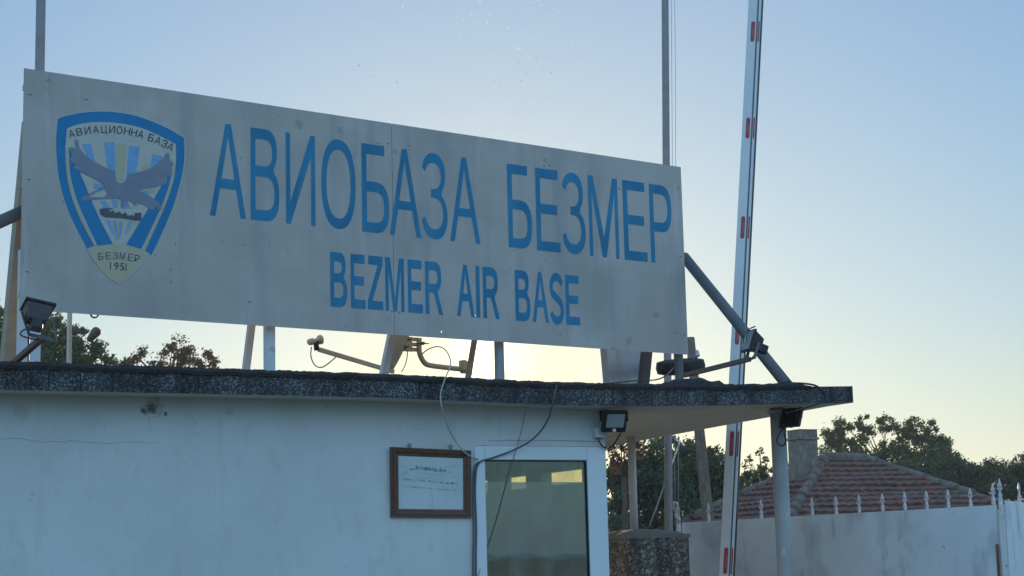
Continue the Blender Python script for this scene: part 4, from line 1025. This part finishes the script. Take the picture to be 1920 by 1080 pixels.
# ------------------------------------------------------------------ framed notice on the wall
fc = F(808, 905, -.02)
t = empty('framed_notice', fc, 'faded printed notice in a brown wooden frame on the booth wall', 'picture frame')
quad = [(733, 969.5), (883, 970.5), (882.5, 845), (732, 838)]
P = [F(x_, y_, -.030 if k > 1 else -.012) for k, (x_, y_) in enumerate(quad)]
nrm = (P[1] - P[0]).cross(P[3] - P[0]).normalized()
if nrm.dot(NF) > 0: nrm = -nrm
def bl(u, v): return mid(mid(P[0], P[1], u), mid(P[3], P[2], u), v)
fu, fv = .095, .118
m_ = MB()
for (u0, v0, u1, v1, ui0, vi0, ui1, vi1) in ((0, 0, 1, 0, fu, fv, 1 - fu, fv), (1, 0, 1, 1, 1 - fu, fv, 1 - fu, 1 - fv), (1, 1, 0, 1, 1 - fu, 1 - fv, fu, 1 - fv), (0, 1, 0, 0, fu, 1 - fv, fu, fv)):
    a, b_, c_, d_ = bl(u0, v0), bl(u1, v1), bl(ui1, vi1), bl(ui0, vi0)
    m_.hexa([a - nrm * .012, b_ - nrm * .012, c_ - nrm * .012, d_ - nrm * .012, a + nrm * .010, b_ + nrm * .010, c_ + nrm * .002, d_ + nrm * .002])
    m_.hexa([mid(a, d_, .30) + nrm * .0065, mid(b_, c_, .30) + nrm * .0065, mid(b_, c_, .62) + nrm * .005, mid(a, d_, .62) + nrm * .005,
             mid(a, d_, .32) + nrm * .014, mid(b_, c_, .32) + nrm * .014, mid(b_, c_, .58) + nrm * .012, mid(a, d_, .58) + nrm * .012])
m_.build('frame', M['frame_wood'], t, bevel=.0015)
m_ = MB(); q = [bl(fu - .01, fv - .01), bl(1 - fu + .01, fv - .01), bl(1 - fu + .01, 1 - fv + .01), bl(fu - .01, 1 - fv + .01)]
m_.hexa([p - nrm * .010 for p in q] + [p - nrm * .003 for p in q]); pa = m_.build('notice_sheet', M['paper'], t)
def in_(X, Y): return bl(fu + (X - 200) / (1078 - 200) * (1 - 2 * fu), 1 - fv - (Y - 165) / (905 - 165) * (1 - 2 * fv)) - nrm * .0018
random.seed(8)
def scrib(x0, x1, yA, yB, hgt, mm, name, step, fill=.8):
    m_ = MB(); x_ = x0
    while x_ < x1:
        w_ = random.uniform(.4, 1.1) * step
        if random.random() < fill:
            y_ = yA + (yB - yA) * (x_ - x0) / (x1 - x0) + random.uniform(-.12, .12) * hgt; h_ = hgt * random.uniform(.45, 1.0)
            m_.add([in_(x_, y_ + h_ / 2), in_(x_ + w_, y_ + h_ / 2), in_(x_ + w_ + random.uniform(-4, 8), y_ - h_ / 2), in_(x_ + random.uniform(-4, 4), y_ - h_ / 2)], [(0, 1, 2, 3)])
        x_ += w_ + step * random.uniform(.1, .5)
    return m_.build(name, mm, pa)
scrib(425, 840, 325, 355, 62, M['print'], 'printed_line', 13, .95)
scrib(330, 440, 352, 350, 28, M['print'], 'printed_line', 13, .7)
scrib(215, 330, 440, 385, 40, M['print_pale'], 'printed_line', 12, .7)
scrib(440, 800, 395, 430, 45, M['print_pale'], 'printed_line', 16, .5)
scrib(860, 1060, 355, 520, 55, M['print_pale'], 'printed_line', 16, .55)
scrib(270, 990, 490, 535, 34, M['print'], 'printed_line', 11, .75)
scrib(430, 790, 460, 470, 20, M['print_pale'], 'printed_line', 9, .75)
scrib(250, 990, 590, 632, 24, M['print_pale'], 'printed_line', 9, .9)
m_ = MB()
for pl_ in ([(640, 620), (648, 700), (655, 780), (650, 880)], [(800, 312), (880, 292), (970, 272), (1040, 280)], [(970, 272), (1000, 240), (1030, 205)], [(225, 300), (280, 320), (320, 330)], [(205, 460), (260, 440), (300, 425), (325, 390)]):
    m_.tube([in_(*p) for p in pl_], .0008, 5)
m_.build('glass_crack', M['print_pale'], pa)
for x_, y_ in ((768, 836), (845, 838.5)):
    m_ = MB(); c_ = F(x_, y_ - 1, -.022)
    m_.tube([c_ + (UF * math.cos(R(a)) + Z * math.sin(R(a))) * .011 for a in range(0, 361, 24)], .0035, 6); m_.tube([c_ - Z * .01, c_ - Z * .035], .004, 6)
    m_.build('hanging_ring', M['steel_dark'], t)

# ------------------------------------------------------------------ barrier boom
YB_ = 15.2
pA = dep(1362, 1080, YB_); pB = dep(1417, 0, YB_ + .35); dr = (pB - pA).normalized()
base = pA - dr * ((pA.z - 1.0) / dr.z)
pB2 = pA + dr * 6.2
bx = V3((.94, -.30, 0)); bx = (bx - dr * bx.dot(dr)).normalized(); by = dr.cross(bx)
if by.y > 0: by = -by
t = empty('barrier', V3((base.x, base.y, 0)), 'raised white barrier boom with red reflectors standing almost upright', 'barrier')
m_ = MB(); WX, WY = .052, .03
def bpt(p, u, v): return p + bx * u + by * v
prof = [(-.062, .0), (-.058, .030), (-.052, .034), (.018, .034), (.022, .030), (.024, .014), (.034, .012), (.036, .026), (.040, .030), (.054, .026), (.058, .018), (.060, -.03), (.05, -.036), (-.05, -.036), (-.06, -.03)]
vs = [bpt(base - dr * .35, *p) for p in prof] + [bpt(pB2, *p) for p in prof]; L_ = len(prof)
m_.add(vs, [(i, (i + 1) % L_, L_ + (i + 1) % L_, L_ + i) for i in range(L_)] + [tuple(range(L_))[::-1], tuple(range(L_, 2 * L_))])
bm_ = m_.build('boom', M['boom'], t)
m_ = MB(); m_.hexa([bpt(base - dr * .3, *p) for p in ((.0235, .010), (.0355, .010), (.0355, .0135), (.0235, .0155))] + [bpt(pB2 - dr * .01, *p) for p in ((.0235, .010), (.0355, .010), (.0355, .0135), (.0235, .0155))])
m_.build('groove', M['groove'], bm_)
m_ = MB(); m_.hexa([bpt(base - dr * .3, *p) for p in ((.0585, .016), (.0655, .012), (.0655, -.028), (.061, -.028))] + [bpt(pB2 - dr * .01, *p) for p in ((.0585, .016), (.0655, .012), (.0655, -.028), (.061, -.028))])
m_.build('rubber_edge', M['gasket'], bm_)
for (yt, yb_) in ((1030, 1078), (823, 870), (630, 667), (425, 469), (235, 277), (45, 87), (-145, -103)):
    for u0, u1, v in ((-.022, .012, .034), (.042, .053, .0285)):
        m_ = MB(); ym = (yt + yb_) / 2; tt = (ym - 1080) / -1080
        c_ = pA + (pB - pA) * tt; half = (yb_ - yt) / 2 / FPX * YB_ * 1.02
        loop = []
        rx = (u1 - u0) / 2; uc = (u0 + u1) / 2
        for a in range(0, 181, 30): loop.append((uc + rx * math.cos(R(a)), half - rx + rx * math.sin(R(a))))
        for a in range(180, 361, 30): loop.append((uc + rx * math.cos(R(a)), -half + rx + rx * math.sin(R(a))))
        f_ = [c_ + bx * p[0] + dr * p[1] + by * (v + .003) for p in loop]; g_ = [c_ + bx * p[0] + dr * p[1] + by * (v - .003) for p in loop]; q = len(loop)
        m_.add(f_ + g_, [tuple(range(q)), tuple(range(q, 2 * q))[::-1]] + [(i, q + i, q + (i + 1) % q, (i + 1) % q) for i in range(q)])
        re = m_.build('reflector', M['red'], t)
        if v > .03:
            m_ = MB(); m_.box(c_ + bx * (uc + .003) + by * (v + .004) - dr * half * .05, bx * .005, dr * half * .5, by * .0012); m_.build('pale_bar', M['red_dirty'], re)
m_ = MB(); m_.hexa([V3((base.x, base.y, 0)) + V3((sx * .18, sy * .16, z_)) for z_ in (0, 1.05) for sx, sy in ((-1, -1), (1, -1), (1, 1), (-1, 1))]); m_.build('drive_housing', M['white_steel'], t, bevel=.02)

# ------------------------------------------------------------------ gate with cast spear points
def spear(mb, p, h, fat=1.0):
    w_ = h * .5 * fat
    mb.lathe(p, Z, [(-.02, h * .085), (h * .05, h * .09), (h * .12, h * .10), (h * .16, h * .075), (h * .22, h * .10), (h * .30, h * .10), (h * .36, h * .06), (h * .50, h * .065), (h * .57, h * .075)], 8)
    d = GD; e = V3((-d.y, d.x, 0))
    # flat spear blade with two curled side arms
    bl_ = [(0, .54), (.10, .60), (.125, .68), (.07, .82), (.0, 1.0), (-.07, .82), (-.125, .68), (-.10, .60)]
    vs = [p + d * (q[0] * h * fat) + Z * (q[1] * h) + e * .004 for q in bl_] + [p + d * (q[0] * h * fat) + Z * (q[1] * h) - e * .004 for q in bl_] + [p + Z * h * .7 + e * .012, p + Z * h * .7 - e * .012]
    n_ = 8; fs = [(i, (i + 1) % n_, 16) for i in range(n_)] + [(n_ + (i + 1) % n_, n_ + i, 17) for i in range(n_)] + [(i, n_ + i, n_ + (i + 1) % n_, (i + 1) % n_) for i in range(n_)]
    mb.add(vs, fs)
    for s_ in (-1, 1):
        mb.tube(smooth_path([p + Z * h * .46, p + d * s_ * h * .12 * fat + Z * h * .50, p + d * s_ * h * .22 * fat + Z * h * .58, p + d * s_ * h * .24 * fat + Z * h * .66], 3), [.011 * h / .15] * 9 + [.006], 5) if False else mb.tube([p + Z * h * .50, p + d * s_ * h * .13 * fat + Z * h * .52, p + d * s_ * h * .21 * fat + Z * h * .60], [h * .045, h * .035, h * .015], 5)
def gate_leaf(A_, B_, fin, label, grp='white sheet gate leaves'):
    """A_, B_ top corners; fin: list of (pixel x, height scale)"""
    global GD
    d = (B_ - A_); GD = V3((d.x, d.y, 0)).normalized(); e = V3((-GD.y, GD.x, 0))
    a0 = V3((A_.x, A_.y, 0)); t = empty('metal_gate', a0, label, 'gate', grp)
    m_ = MB(); n_ = 24; vs = []; fs = []
    for i in range(n_ + 1):
        p = mid(A_, B_, i / n_)
        for z_ in (.12, .7, 1.3, None):
            zz = p.z if z_ is None else z_
            wv = .006 * noise.noise(V3((i * .5, zz * 1.5, 3))) if z_ is not None else 0
            vs += [V3((p.x, p.y, zz)) + e * (wv - .003), V3((p.x, p.y, zz)) + e * (wv + .003)]
    for i in range(n_):
        q = i * 8; r_ = q + 8
        for k in range(3):
            fs += [(q + 2 * k, r_ + 2 * k, r_ + 2 * k + 2, q + 2 * k + 2), (q + 2 * k + 1, q + 2 * k + 3, r_ + 2 * k + 3, r_ + 2 * k + 1)]
        fs += [(q + 6, r_ + 6, r_ + 7, q + 7), (q, q + 1, r_ + 1, r_)]
    fs += [(0, 2, 3, 1), (2, 4, 5, 3), (4, 6, 7, 5)]; q = n_ * 8; fs += [(q, q + 1, q + 3, q + 2), (q + 2, q + 3, q + 5, q + 4), (q + 4, q + 5, q + 7, q + 6)]
    m_.add(vs, fs); m_.build('sheet', M['gate'], t)
    m_ = MB()
    bt = lambda p, z_: V3((p.x, p.y, z_)) + e * .025
    m_.beam(bt(A_, A_.z - .05), bt(B_, B_.z - .05), .03, .04, Z); m_.beam(bt(A_, .2), bt(B_, .2), .03, .04, Z); m_.beam(bt(A_, .1), bt(A_, A_.z - .03), .04, .03, e); m_.beam(bt(B_, .1), bt(B_, B_.z - .03), .04, .03, e)
    m_.build('frame', M['white_steel'], t)
    for px, h in fin:
        P_ = hit(px, 955, A_, e); tt = (P_ - A_).dot(GD) / (B_ - A_).dot(GD); q = mid(A_, B_, tt) + e * .012
        m_ = MB(); spear(m_, q, h, 1.0); m_.build('spear_finial', M['spear'], t)
    return t
gA = dep(1279, 980, 16.8); gB = dep(1868, 947, 13.5); gz = (gA.z + gB.z) / 2
gate_leaf(gA, gB, [(1326, .165), (1376, .165), (1425, .165), (1472, .16), (1520.6, .152), (1565.6, .150), (1609, .148), (1653, .146), (1695, .144), (1736, .142), (1776.6, .142), (1818.5, .138), (1861.5, .165)], 'wide white sheet metal gate with a row of spear points in front of the house')
gC = dep(1884, 938, 13.42); gD_ = dep(1990, 950, 15.2)
gate_leaf(gC, gD_, [(1916, .15), (1956, .15)], 'white gate leaf cut off by the right edge of the photo')
def gate_post(px, py, Y, r, hz, label, sp):
    P_ = dep(px, py, Y); b = V3((P_.x, P_.y, 0)); t = empty('gate_post', b, label, 'post', 'thin white gate posts')
    m_ = MB(); m_.tube([b, b + Z * P_.z], r, 10); m_.build('tube', M['white_steel'], t)
    m_ = MB(); spear(m_, b + Z * P_.z, sp, .9); m_.build('spear_finial', M['spear'], t)
    return t, P_
GD = (gB - gA); GD = V3((GD.x, GD.y, 0)).normalized()
tp, P_ = gate_post(1876, 940, 13.44, .016, 0, 'thin white post with a tall spear point between the two gate leaves', .17)
m_ = MB(); q = dep(1868, 1000, 13.5); m_.hexa([q + V3((sx * .009, sy * .01, z_)) for z_ in (-1.5, -.08) for sx, sy in ((-1, -1), (1, -1), (1, 1), (-1, 1))]); m_.build('rubber_strip', M['rust'], tp)
tp, P_ = gate_post(1272, 982, 16.7, .022, 0, 'thin white post with a cast loop at the left end of the gate', .20)
m_ = MB(); c_ = dep(1267, 950, 16.68)
m_.tube([c_ + (GD * math.cos(R(a)) * .028 + Z * math.sin(R(a)) * .042) for a in range(0, 361, 24)], .009, 6); m_.tube(smooth_path([dep(1266, 962, 16.68), dep(1270, 972, 16.68), dep(1276, 976, 16.68)], 4), .012, 6); m_.build('cast_loop', M['spear'], tp)

# ------------------------------------------------------------------ house beyond the gate
hA = dep(1546, 858, 35.1); hB = dep(1616, 860, 35.5); hA.z = hB.z = (hA.z + hB.z) / 2
FL = dep(1453, 1016, 31.6); RC = dep(2052, 1008, 33.0); LB = dep(1176, 1022, 36.0)
ez = 1.9
FL.z = RC.z = LB.z = ez; RB = LB + RC - FL
hb = (FL + RC + LB + RB) / 4; hb.z = 0
house = empty('house', hb, 'low house with a hipped red tiled roof behind the white gate', 'house')
m_ = MB(); ins_ = lambda p: mid(p, V3((hb.x, hb.y, p.z)), .10)
q = [ins_(p) for p in (FL, RC, RB, LB)]
m_.hexa([V3((p.x, p.y, 0)) for p in q] + [V3((p.x, p.y, ez + .12)) for p in q]); m_.build('wall', M['plaster'], house)
m_ = MB()
def tiles(E0_, E1_, T0, T1, rows, nrm_hint):
    for r_ in range(rows):
        v0, v1 = r_ / rows, (r_ + 1.12) / rows; v1 = min(v1, 1)
        L0, L1 = mid(E0_, T0, v0), mid(E1_, T1, v0); U0, U1 = mid(E0_, T0, v1), mid(E1_, T1, v1)
        ln = (L1 - L0).length; nc = max(4, int(ln / .055)); vs = []; fs = []
        nn_ = (E1_ - E0_).cross(T0 - E0_).normalized()
        if nn_.z < 0: nn_ = -nn_
        off = random.random() * 6
        for i in range(nc + 1):
            s_ = i / nc; x_ = s_ * ln
            wv = .034 * (abs(math.sin(math.pi * (x_ + r_ % 2 * .09) / .21)) - .5) + .016 * noise.noise(V3((int(x_ / .21) * 1.7, r_ * 3.1, 2)))
            sag = .03 * noise.noise(V3((x_ * .5, r_ * .4, 7)))
            lo = mid(L0, L1, s_) + nn_ * (.055 + wv + sag); hi = mid(U0, U1, s_) + nn_ * (.012 + wv * .6 + sag)
            vs += [lo - nn_ * .05, lo, hi]
        for i in range(nc):
            q = i * 3
            fs += [(q, q + 3, q + 4, q + 1), (q + 1, q + 4, q + 5, q + 2)]
        m_.add(vs, fs)
random.seed(21)
tiles(FL, RC, hA, hB, 16, None); tiles(LB, FL, hA, hA + V3((.02, 0, 0)), 16, None); tiles(RC, RB, hB, hB + V3((.02, 0, 0)), 13, None); tiles(RB, LB, hB, hA, 13, None)
rfh = m_.build('roof', M['tile'], house)
m_ = MB()
def ridge(P_, Q_, r_=.13):
    n_ = max(2, int((Q_ - P_).length / .33))
    for i in range(n_):
        a, b_ = mid(P_, Q_, i / n_), mid(P_, Q_, (i + 1.12) / n_)
        dz = random.uniform(-.015, .02)
        m_.tube([a + Z * dz, b_ + Z * dz], [r_ * random.uniform(1.0, 1.12), r_ * .86], 9)
for P_, Q_, rr in ((FL, hA, .12), (LB, hA, .11), (RC, hB, .10), (RB, hB, .10), (hA, hB, .11)): ridge(P_, Q_, rr)
m_.build('ridge_cap', M['ridge'], rfh)
cb = dep(1508, 893, 34.6); ct = dep(1508, 806, 34.6)
m_ = MB(); ca, sa = math.cos(R(26)), math.sin(R(26)); cx_ = V3((ca, sa, 0)); cy_ = V3((-sa, ca, 0)); h_ = .20
cz0 = cb.z - .55; cz1 = ct.z
def block(hw_, z0, z1): 
    m_.hexa([V3((cb.x, cb.y, z_)) + cx_ * sx * hw_ + cy_ * sy * hw_ for z_ in (z0, z1) for sx, sy in ((-1, -1), (1, -1), (1, 1), (-1, 1))])
block(.205, cz0, cz1 - .20); block(.232, cz1 - .20, cz1 - .155); block(.208, cz1 - .155, cz1 - .02); block(.215, cz1 - .02, cz1)
m_.build('chimney', M['chimney'], rfh, bevel=.012)

# ------------------------------------------------------------------ trees
def tree(label, Y, lobes, m, leaf, dens, seed, trunk_px=None, cat='tree', name='tree', grp='trees behind the booth', clump=.45, shell=.45, dspread=1.0):
    """lobes: (pixel x, y, pixel radius) of crown masses at distance Y"""
    rnd = random.Random(seed)
    L = []
    for l in lobes:
        r_ = l[2] / FPX * Y; yo = rnd.uniform(-.6, .6) * r_ * dspread
        L.append((dep(l[0], l[1], Y + yo), r_ * (1 + yo / Y), l[3] if len(l) > 3 else 1.0))
    tx = trunk_px or sum(l[0] for l in lobes) / len(lobes)
    b = dep(tx, 1000, Y); b.z = 0
    t = empty(name, b, label, cat, grp)
    mb = MB()
    for c_, r_, dk in L:
        lf = leaf * (.62 if Y < 45 else .50); ncl = max(9, int(70 * dk * (r_ / 1.0) ** 1.4)); per = max(8, int(dens * dk * 4 * math.pi * r_ * r_ / (lf * lf) / ncl * 4.4))
        for _ in range(ncl):
            d = V3((rnd.gauss(0, 1), rnd.gauss(0, 1), rnd.gauss(0, 1))).normalized()
            cc_ = c_ + d * r_ * (rnd.random() ** shell) * V3((1, 1, 1)).x
            cr = r_ * clump * rnd.uniform(.45, 1.0)
            cr = min(cr, .75)
            for _k in range(per):
                d2 = V3((rnd.gauss(0, 1), rnd.gauss(0, 1), rnd.gauss(0, .8)))
                p = cc_ + d2 * cr * .5
                n1 = V3((rnd.gauss(0, 1), rnd.gauss(0, 1), rnd.gauss(0, 1))).normalized(); n2 = n1.orthogonal().normalized(); n3 = n1.cross(n2)
                s_ = lf * rnd.uniform(.5, 1.35)
                mb.v += [p - n2 * s_ * .5, p + n3 * s_ * .30, p + n2 * s_ * .6, p - n3 * s_ * .30]
                k = len(mb.v); mb.f.append([k - 4, k - 3, k - 2, k - 1]); mb.m.append(0); mb.sm.append(False)
    mb.build('crown', m, t, fix=False)
    tb = MB(); top = sum((c_ for c_, _, _ in L), V3((0, 0, 0))) / len(L); top.z = max(min(c_.z for c_, _, _ in L), b.z + .6)
    tr = max(.045, .030 * top.z)
    tb.tube([b + (top - b) * (i / 5) + V3((rnd.uniform(-.04, .04), rnd.uniform(-.04, .04), 0)) * top.z * .3 * (i > 0) for i in range(6)], [tr * (1 - .12 * i) for i in range(6)], 9)
    for c_, r_, _ in L:
        for q_ in range(2):
            e = c_ + V3((rnd.uniform(-.5, .5), rnd.uniform(-.5, .5), rnd.uniform(-.2, .4))) * r_
            mp_ = mid(top, e, .5) + V3((rnd.uniform(-.15, .15), rnd.uniform(-.15, .15), rnd.uniform(-.1, .2))) * r_
            tb.tube(smooth_path([top - Z * .15, mp_, e], 3), [tr * .24 * (1 - .15 * i) for i in range(7)], 5)
    tb.build('trunk', M['bark'], t)
    return t
tree('dark leafy tree showing under the left end of the sign', 33, [(-25, 640, 70), (25, 640, 62), (80, 655, 60), (118, 622, 34), (150, 655, 42), (178, 672, 30), (60, 720, 110), (150, 740, 80)], M['leaf_mid'], .105, .95, 1, 60)
tree('sparse tree top in sun-reddened leaf colour left of the sign posts', 42, [(255, 672, 28, .55), (232, 690, 25, .6), (290, 685, 24, .6), (340, 672, 38, .75), (372, 690, 34, .75), (325, 655, 20, .5), (400, 682, 18, .5), (310, 730, 70)], M['leaf_sunlit'], .11, .8, 2, 310, shell=.6)
tree('dark dense tree beside the window corner below the roof', 36, [(1160, 930, 48), (1200, 900, 60), (1180, 985, 60), (1245, 960, 62), (1225, 870, 48), (1150, 1010, 50), (1165, 885, 34), (1210, 930, 56)], M['leaf_dark'], .13, 1.0, 3, 1195)
tree('broad dark tree behind the leaning wooden pole', 39, [(1275, 860, 42), (1310, 895, 55), (1295, 950, 55), (1345, 915, 42), (1330, 870, 34), (1352, 890, 34), (1268, 900, 50), (1320, 930, 50), (1240, 835, 30, .6), (1380, 905, 30)], M['leaf_dark'], .13, 1.0, 4, 1310)
tree('thin sunlit tree with gaps at the window corner', 32, [(1162, 838, 26, .5), (1150, 862, 22, .45), (1190, 835, 28, .55), (1172, 880, 24, .5)], M['leaf_sunlit'], .09, .7, 5, 1170, shell=.7)
tree('bush with upright shoots behind the house roof left edge', 41, [(1402, 892, 20, .8), (1428, 880, 18, .7), (1450, 895, 24, .8), (1405, 862, 9, .6), (1427, 848, 9, .5), (1436, 862, 10, .6), (1470, 885, 20, .8), (1420, 920, 34)], M['leaf_mid'], .10, .8, 6, 1425, shell=.6)
tree('large round crowned tree with sky showing through behind the chimney', 52, [(1556, 818, 22, .8), (1585, 800, 20), (1625, 798, 20), (1665, 800, 22), (1705, 805, 24), (1742, 815, 26), (1762, 838, 24), (1580, 826, 24, .75), (1620, 828, 28, .5), (1662, 838, 26, .5), (1640, 864, 30, .8), (1600, 864, 26, .9), (1570, 855, 24, .8), (1760, 862, 28), (1690, 852, 30, .85), (1700, 830, 24, .7), (1735, 858, 34), (1650, 885, 30), (1615, 878, 26), (1690, 880, 30), (1558, 838, 22, .9), (1785, 862, 22)], M['leaf_mid'], .15, .95, 7, 1650, clump=.5)
tree('dark low tree right of the round crowned tree', 49, [(1725, 885, 36), (1765, 872, 34), (1790, 880, 30), (1800, 905, 36), (1745, 915, 40), (1830, 900, 28), (1812, 885, 24), (1845, 890, 24), (1700, 900, 30)], M['leaf_dark'], .15, 1.0, 8, 1770)
tree('dark tree at the right edge behind the gate spears', 51, [(1850, 895, 30), (1880, 886, 28), (1912, 888, 32), (1945, 880, 34), (1870, 920, 36), (1920, 925, 40), (1835, 925, 30), (1960, 915, 45)], M['leaf_dark'], .15, 1.0, 9, 1890)
tree('far tree line left part behind the house', 58, [(1690, 915, 40), (1640, 905, 40), (1590, 895, 34), (1545, 890, 30)], M['leaf_dark'], .17, 1.0, 10, 1620)

# ------------------------------------------------------------------ insects glinting against the sky
m_ = MB(); rnd = random.Random(77)
sw = [(910, 13), (998, 12), (1001, 33), (66, 22), (395, 54), (816, 182), (870, 155), (904, 142), (931, 111), (983, 115), (961, 163), (1046, 157), (1053, 181), (1073, 193), (1069, 122), (834, 273), (1096, 266), (1221, 219), (1229, 283), (1394, 28), (1450, 10), (1464, 42), (1371, 62), (1497, 125), (1575, 136), (1617, 98), (1389, 168), (1455, 165), (1397, 309), (1304, 359), (1297, 383), (1313, 382), (1091, 423), (1433, 450), (1475, 490), (1450, 521), (1804, 491), (1850, 450), (1719, 319), (80, 430), (54, 512), (165, 594), (350, 645), (1072, 584), (1380, 445)]
dk = [(450, 332), (1205, 412), (1145, 494), (1231, 486), (1289, 489), (1495, 530), (1551, 567), (1350, 575), (1319, 629), (1108, 630), (1148, 682), (1514, 758), (667, 780), (1761, 914)]
for lst, mi, sc in ((sw, 0, .0058), (dk, 1, .0040)):
    for X, Y_ in lst:
        p = dep(660 + X / 4.154, Y_ / 4.154, rnd.uniform(9.5, 10.8)); s_ = sc * rnd.uniform(.7, 1.1)
        m_.lathe(p - Z * s_ * .5, V3((rnd.uniform(-1, 1), rnd.uniform(-1, 1), .6)), [(0, s_ * .1), (s_ * .4, s_ * .28), (s_ * .8, s_ * .2), (s_ * 1.1, s_ * .05)], 6, mi)
        for sg in (-1, 1):
            e = V3((sg, rnd.uniform(-.15, .15), rnd.uniform(.2, .9))).normalized(); h_ = e.cross(V3((0, 1, .1))).normalized()
            m_.add([p, p + e * s_ * .7 + h_ * s_ * .35, p + e * s_ * 1.3, p + e * s_ * .7 - h_ * s_ * .35], [(0, 1, 2, 3)], mi)
io = m_.build('insect_swarm', [M['insect'], M['steel_dark']], None, loc=dep(900, 80, 10), fix=False)
tag(io, 'swarm of tiny insects glinting in the sky above the sign', 'insects', kind='stuff')

# ------------------------------------------------------------------ evening haze
hm = bpy.data.materials.new('evening_haze'); hm.use_nodes = True
hn = hm.node_tree; hn.nodes.clear()
ho = hn.nodes.new("ShaderNodeOutputMaterial"); hv = hn.nodes.new("ShaderNodeVolumePrincipled")
hv.inputs['Color'].default_value = (0.80, 0.88, 0.95, 1); hv.inputs['Density'].default_value = 0.0007; hv.inputs['Anisotropy'].default_value = 0.45
hn.links.new(hv.outputs[0], ho.inputs['Volume'])
m_ = MB(); m_.box(V3((0, 0, 19.5)), V3((3200, 0, 0)), V3((0, 3200, 0)), V3((0, 0, 20.5)))
tag(m_.build('haze', hm, None), kind='stuff')
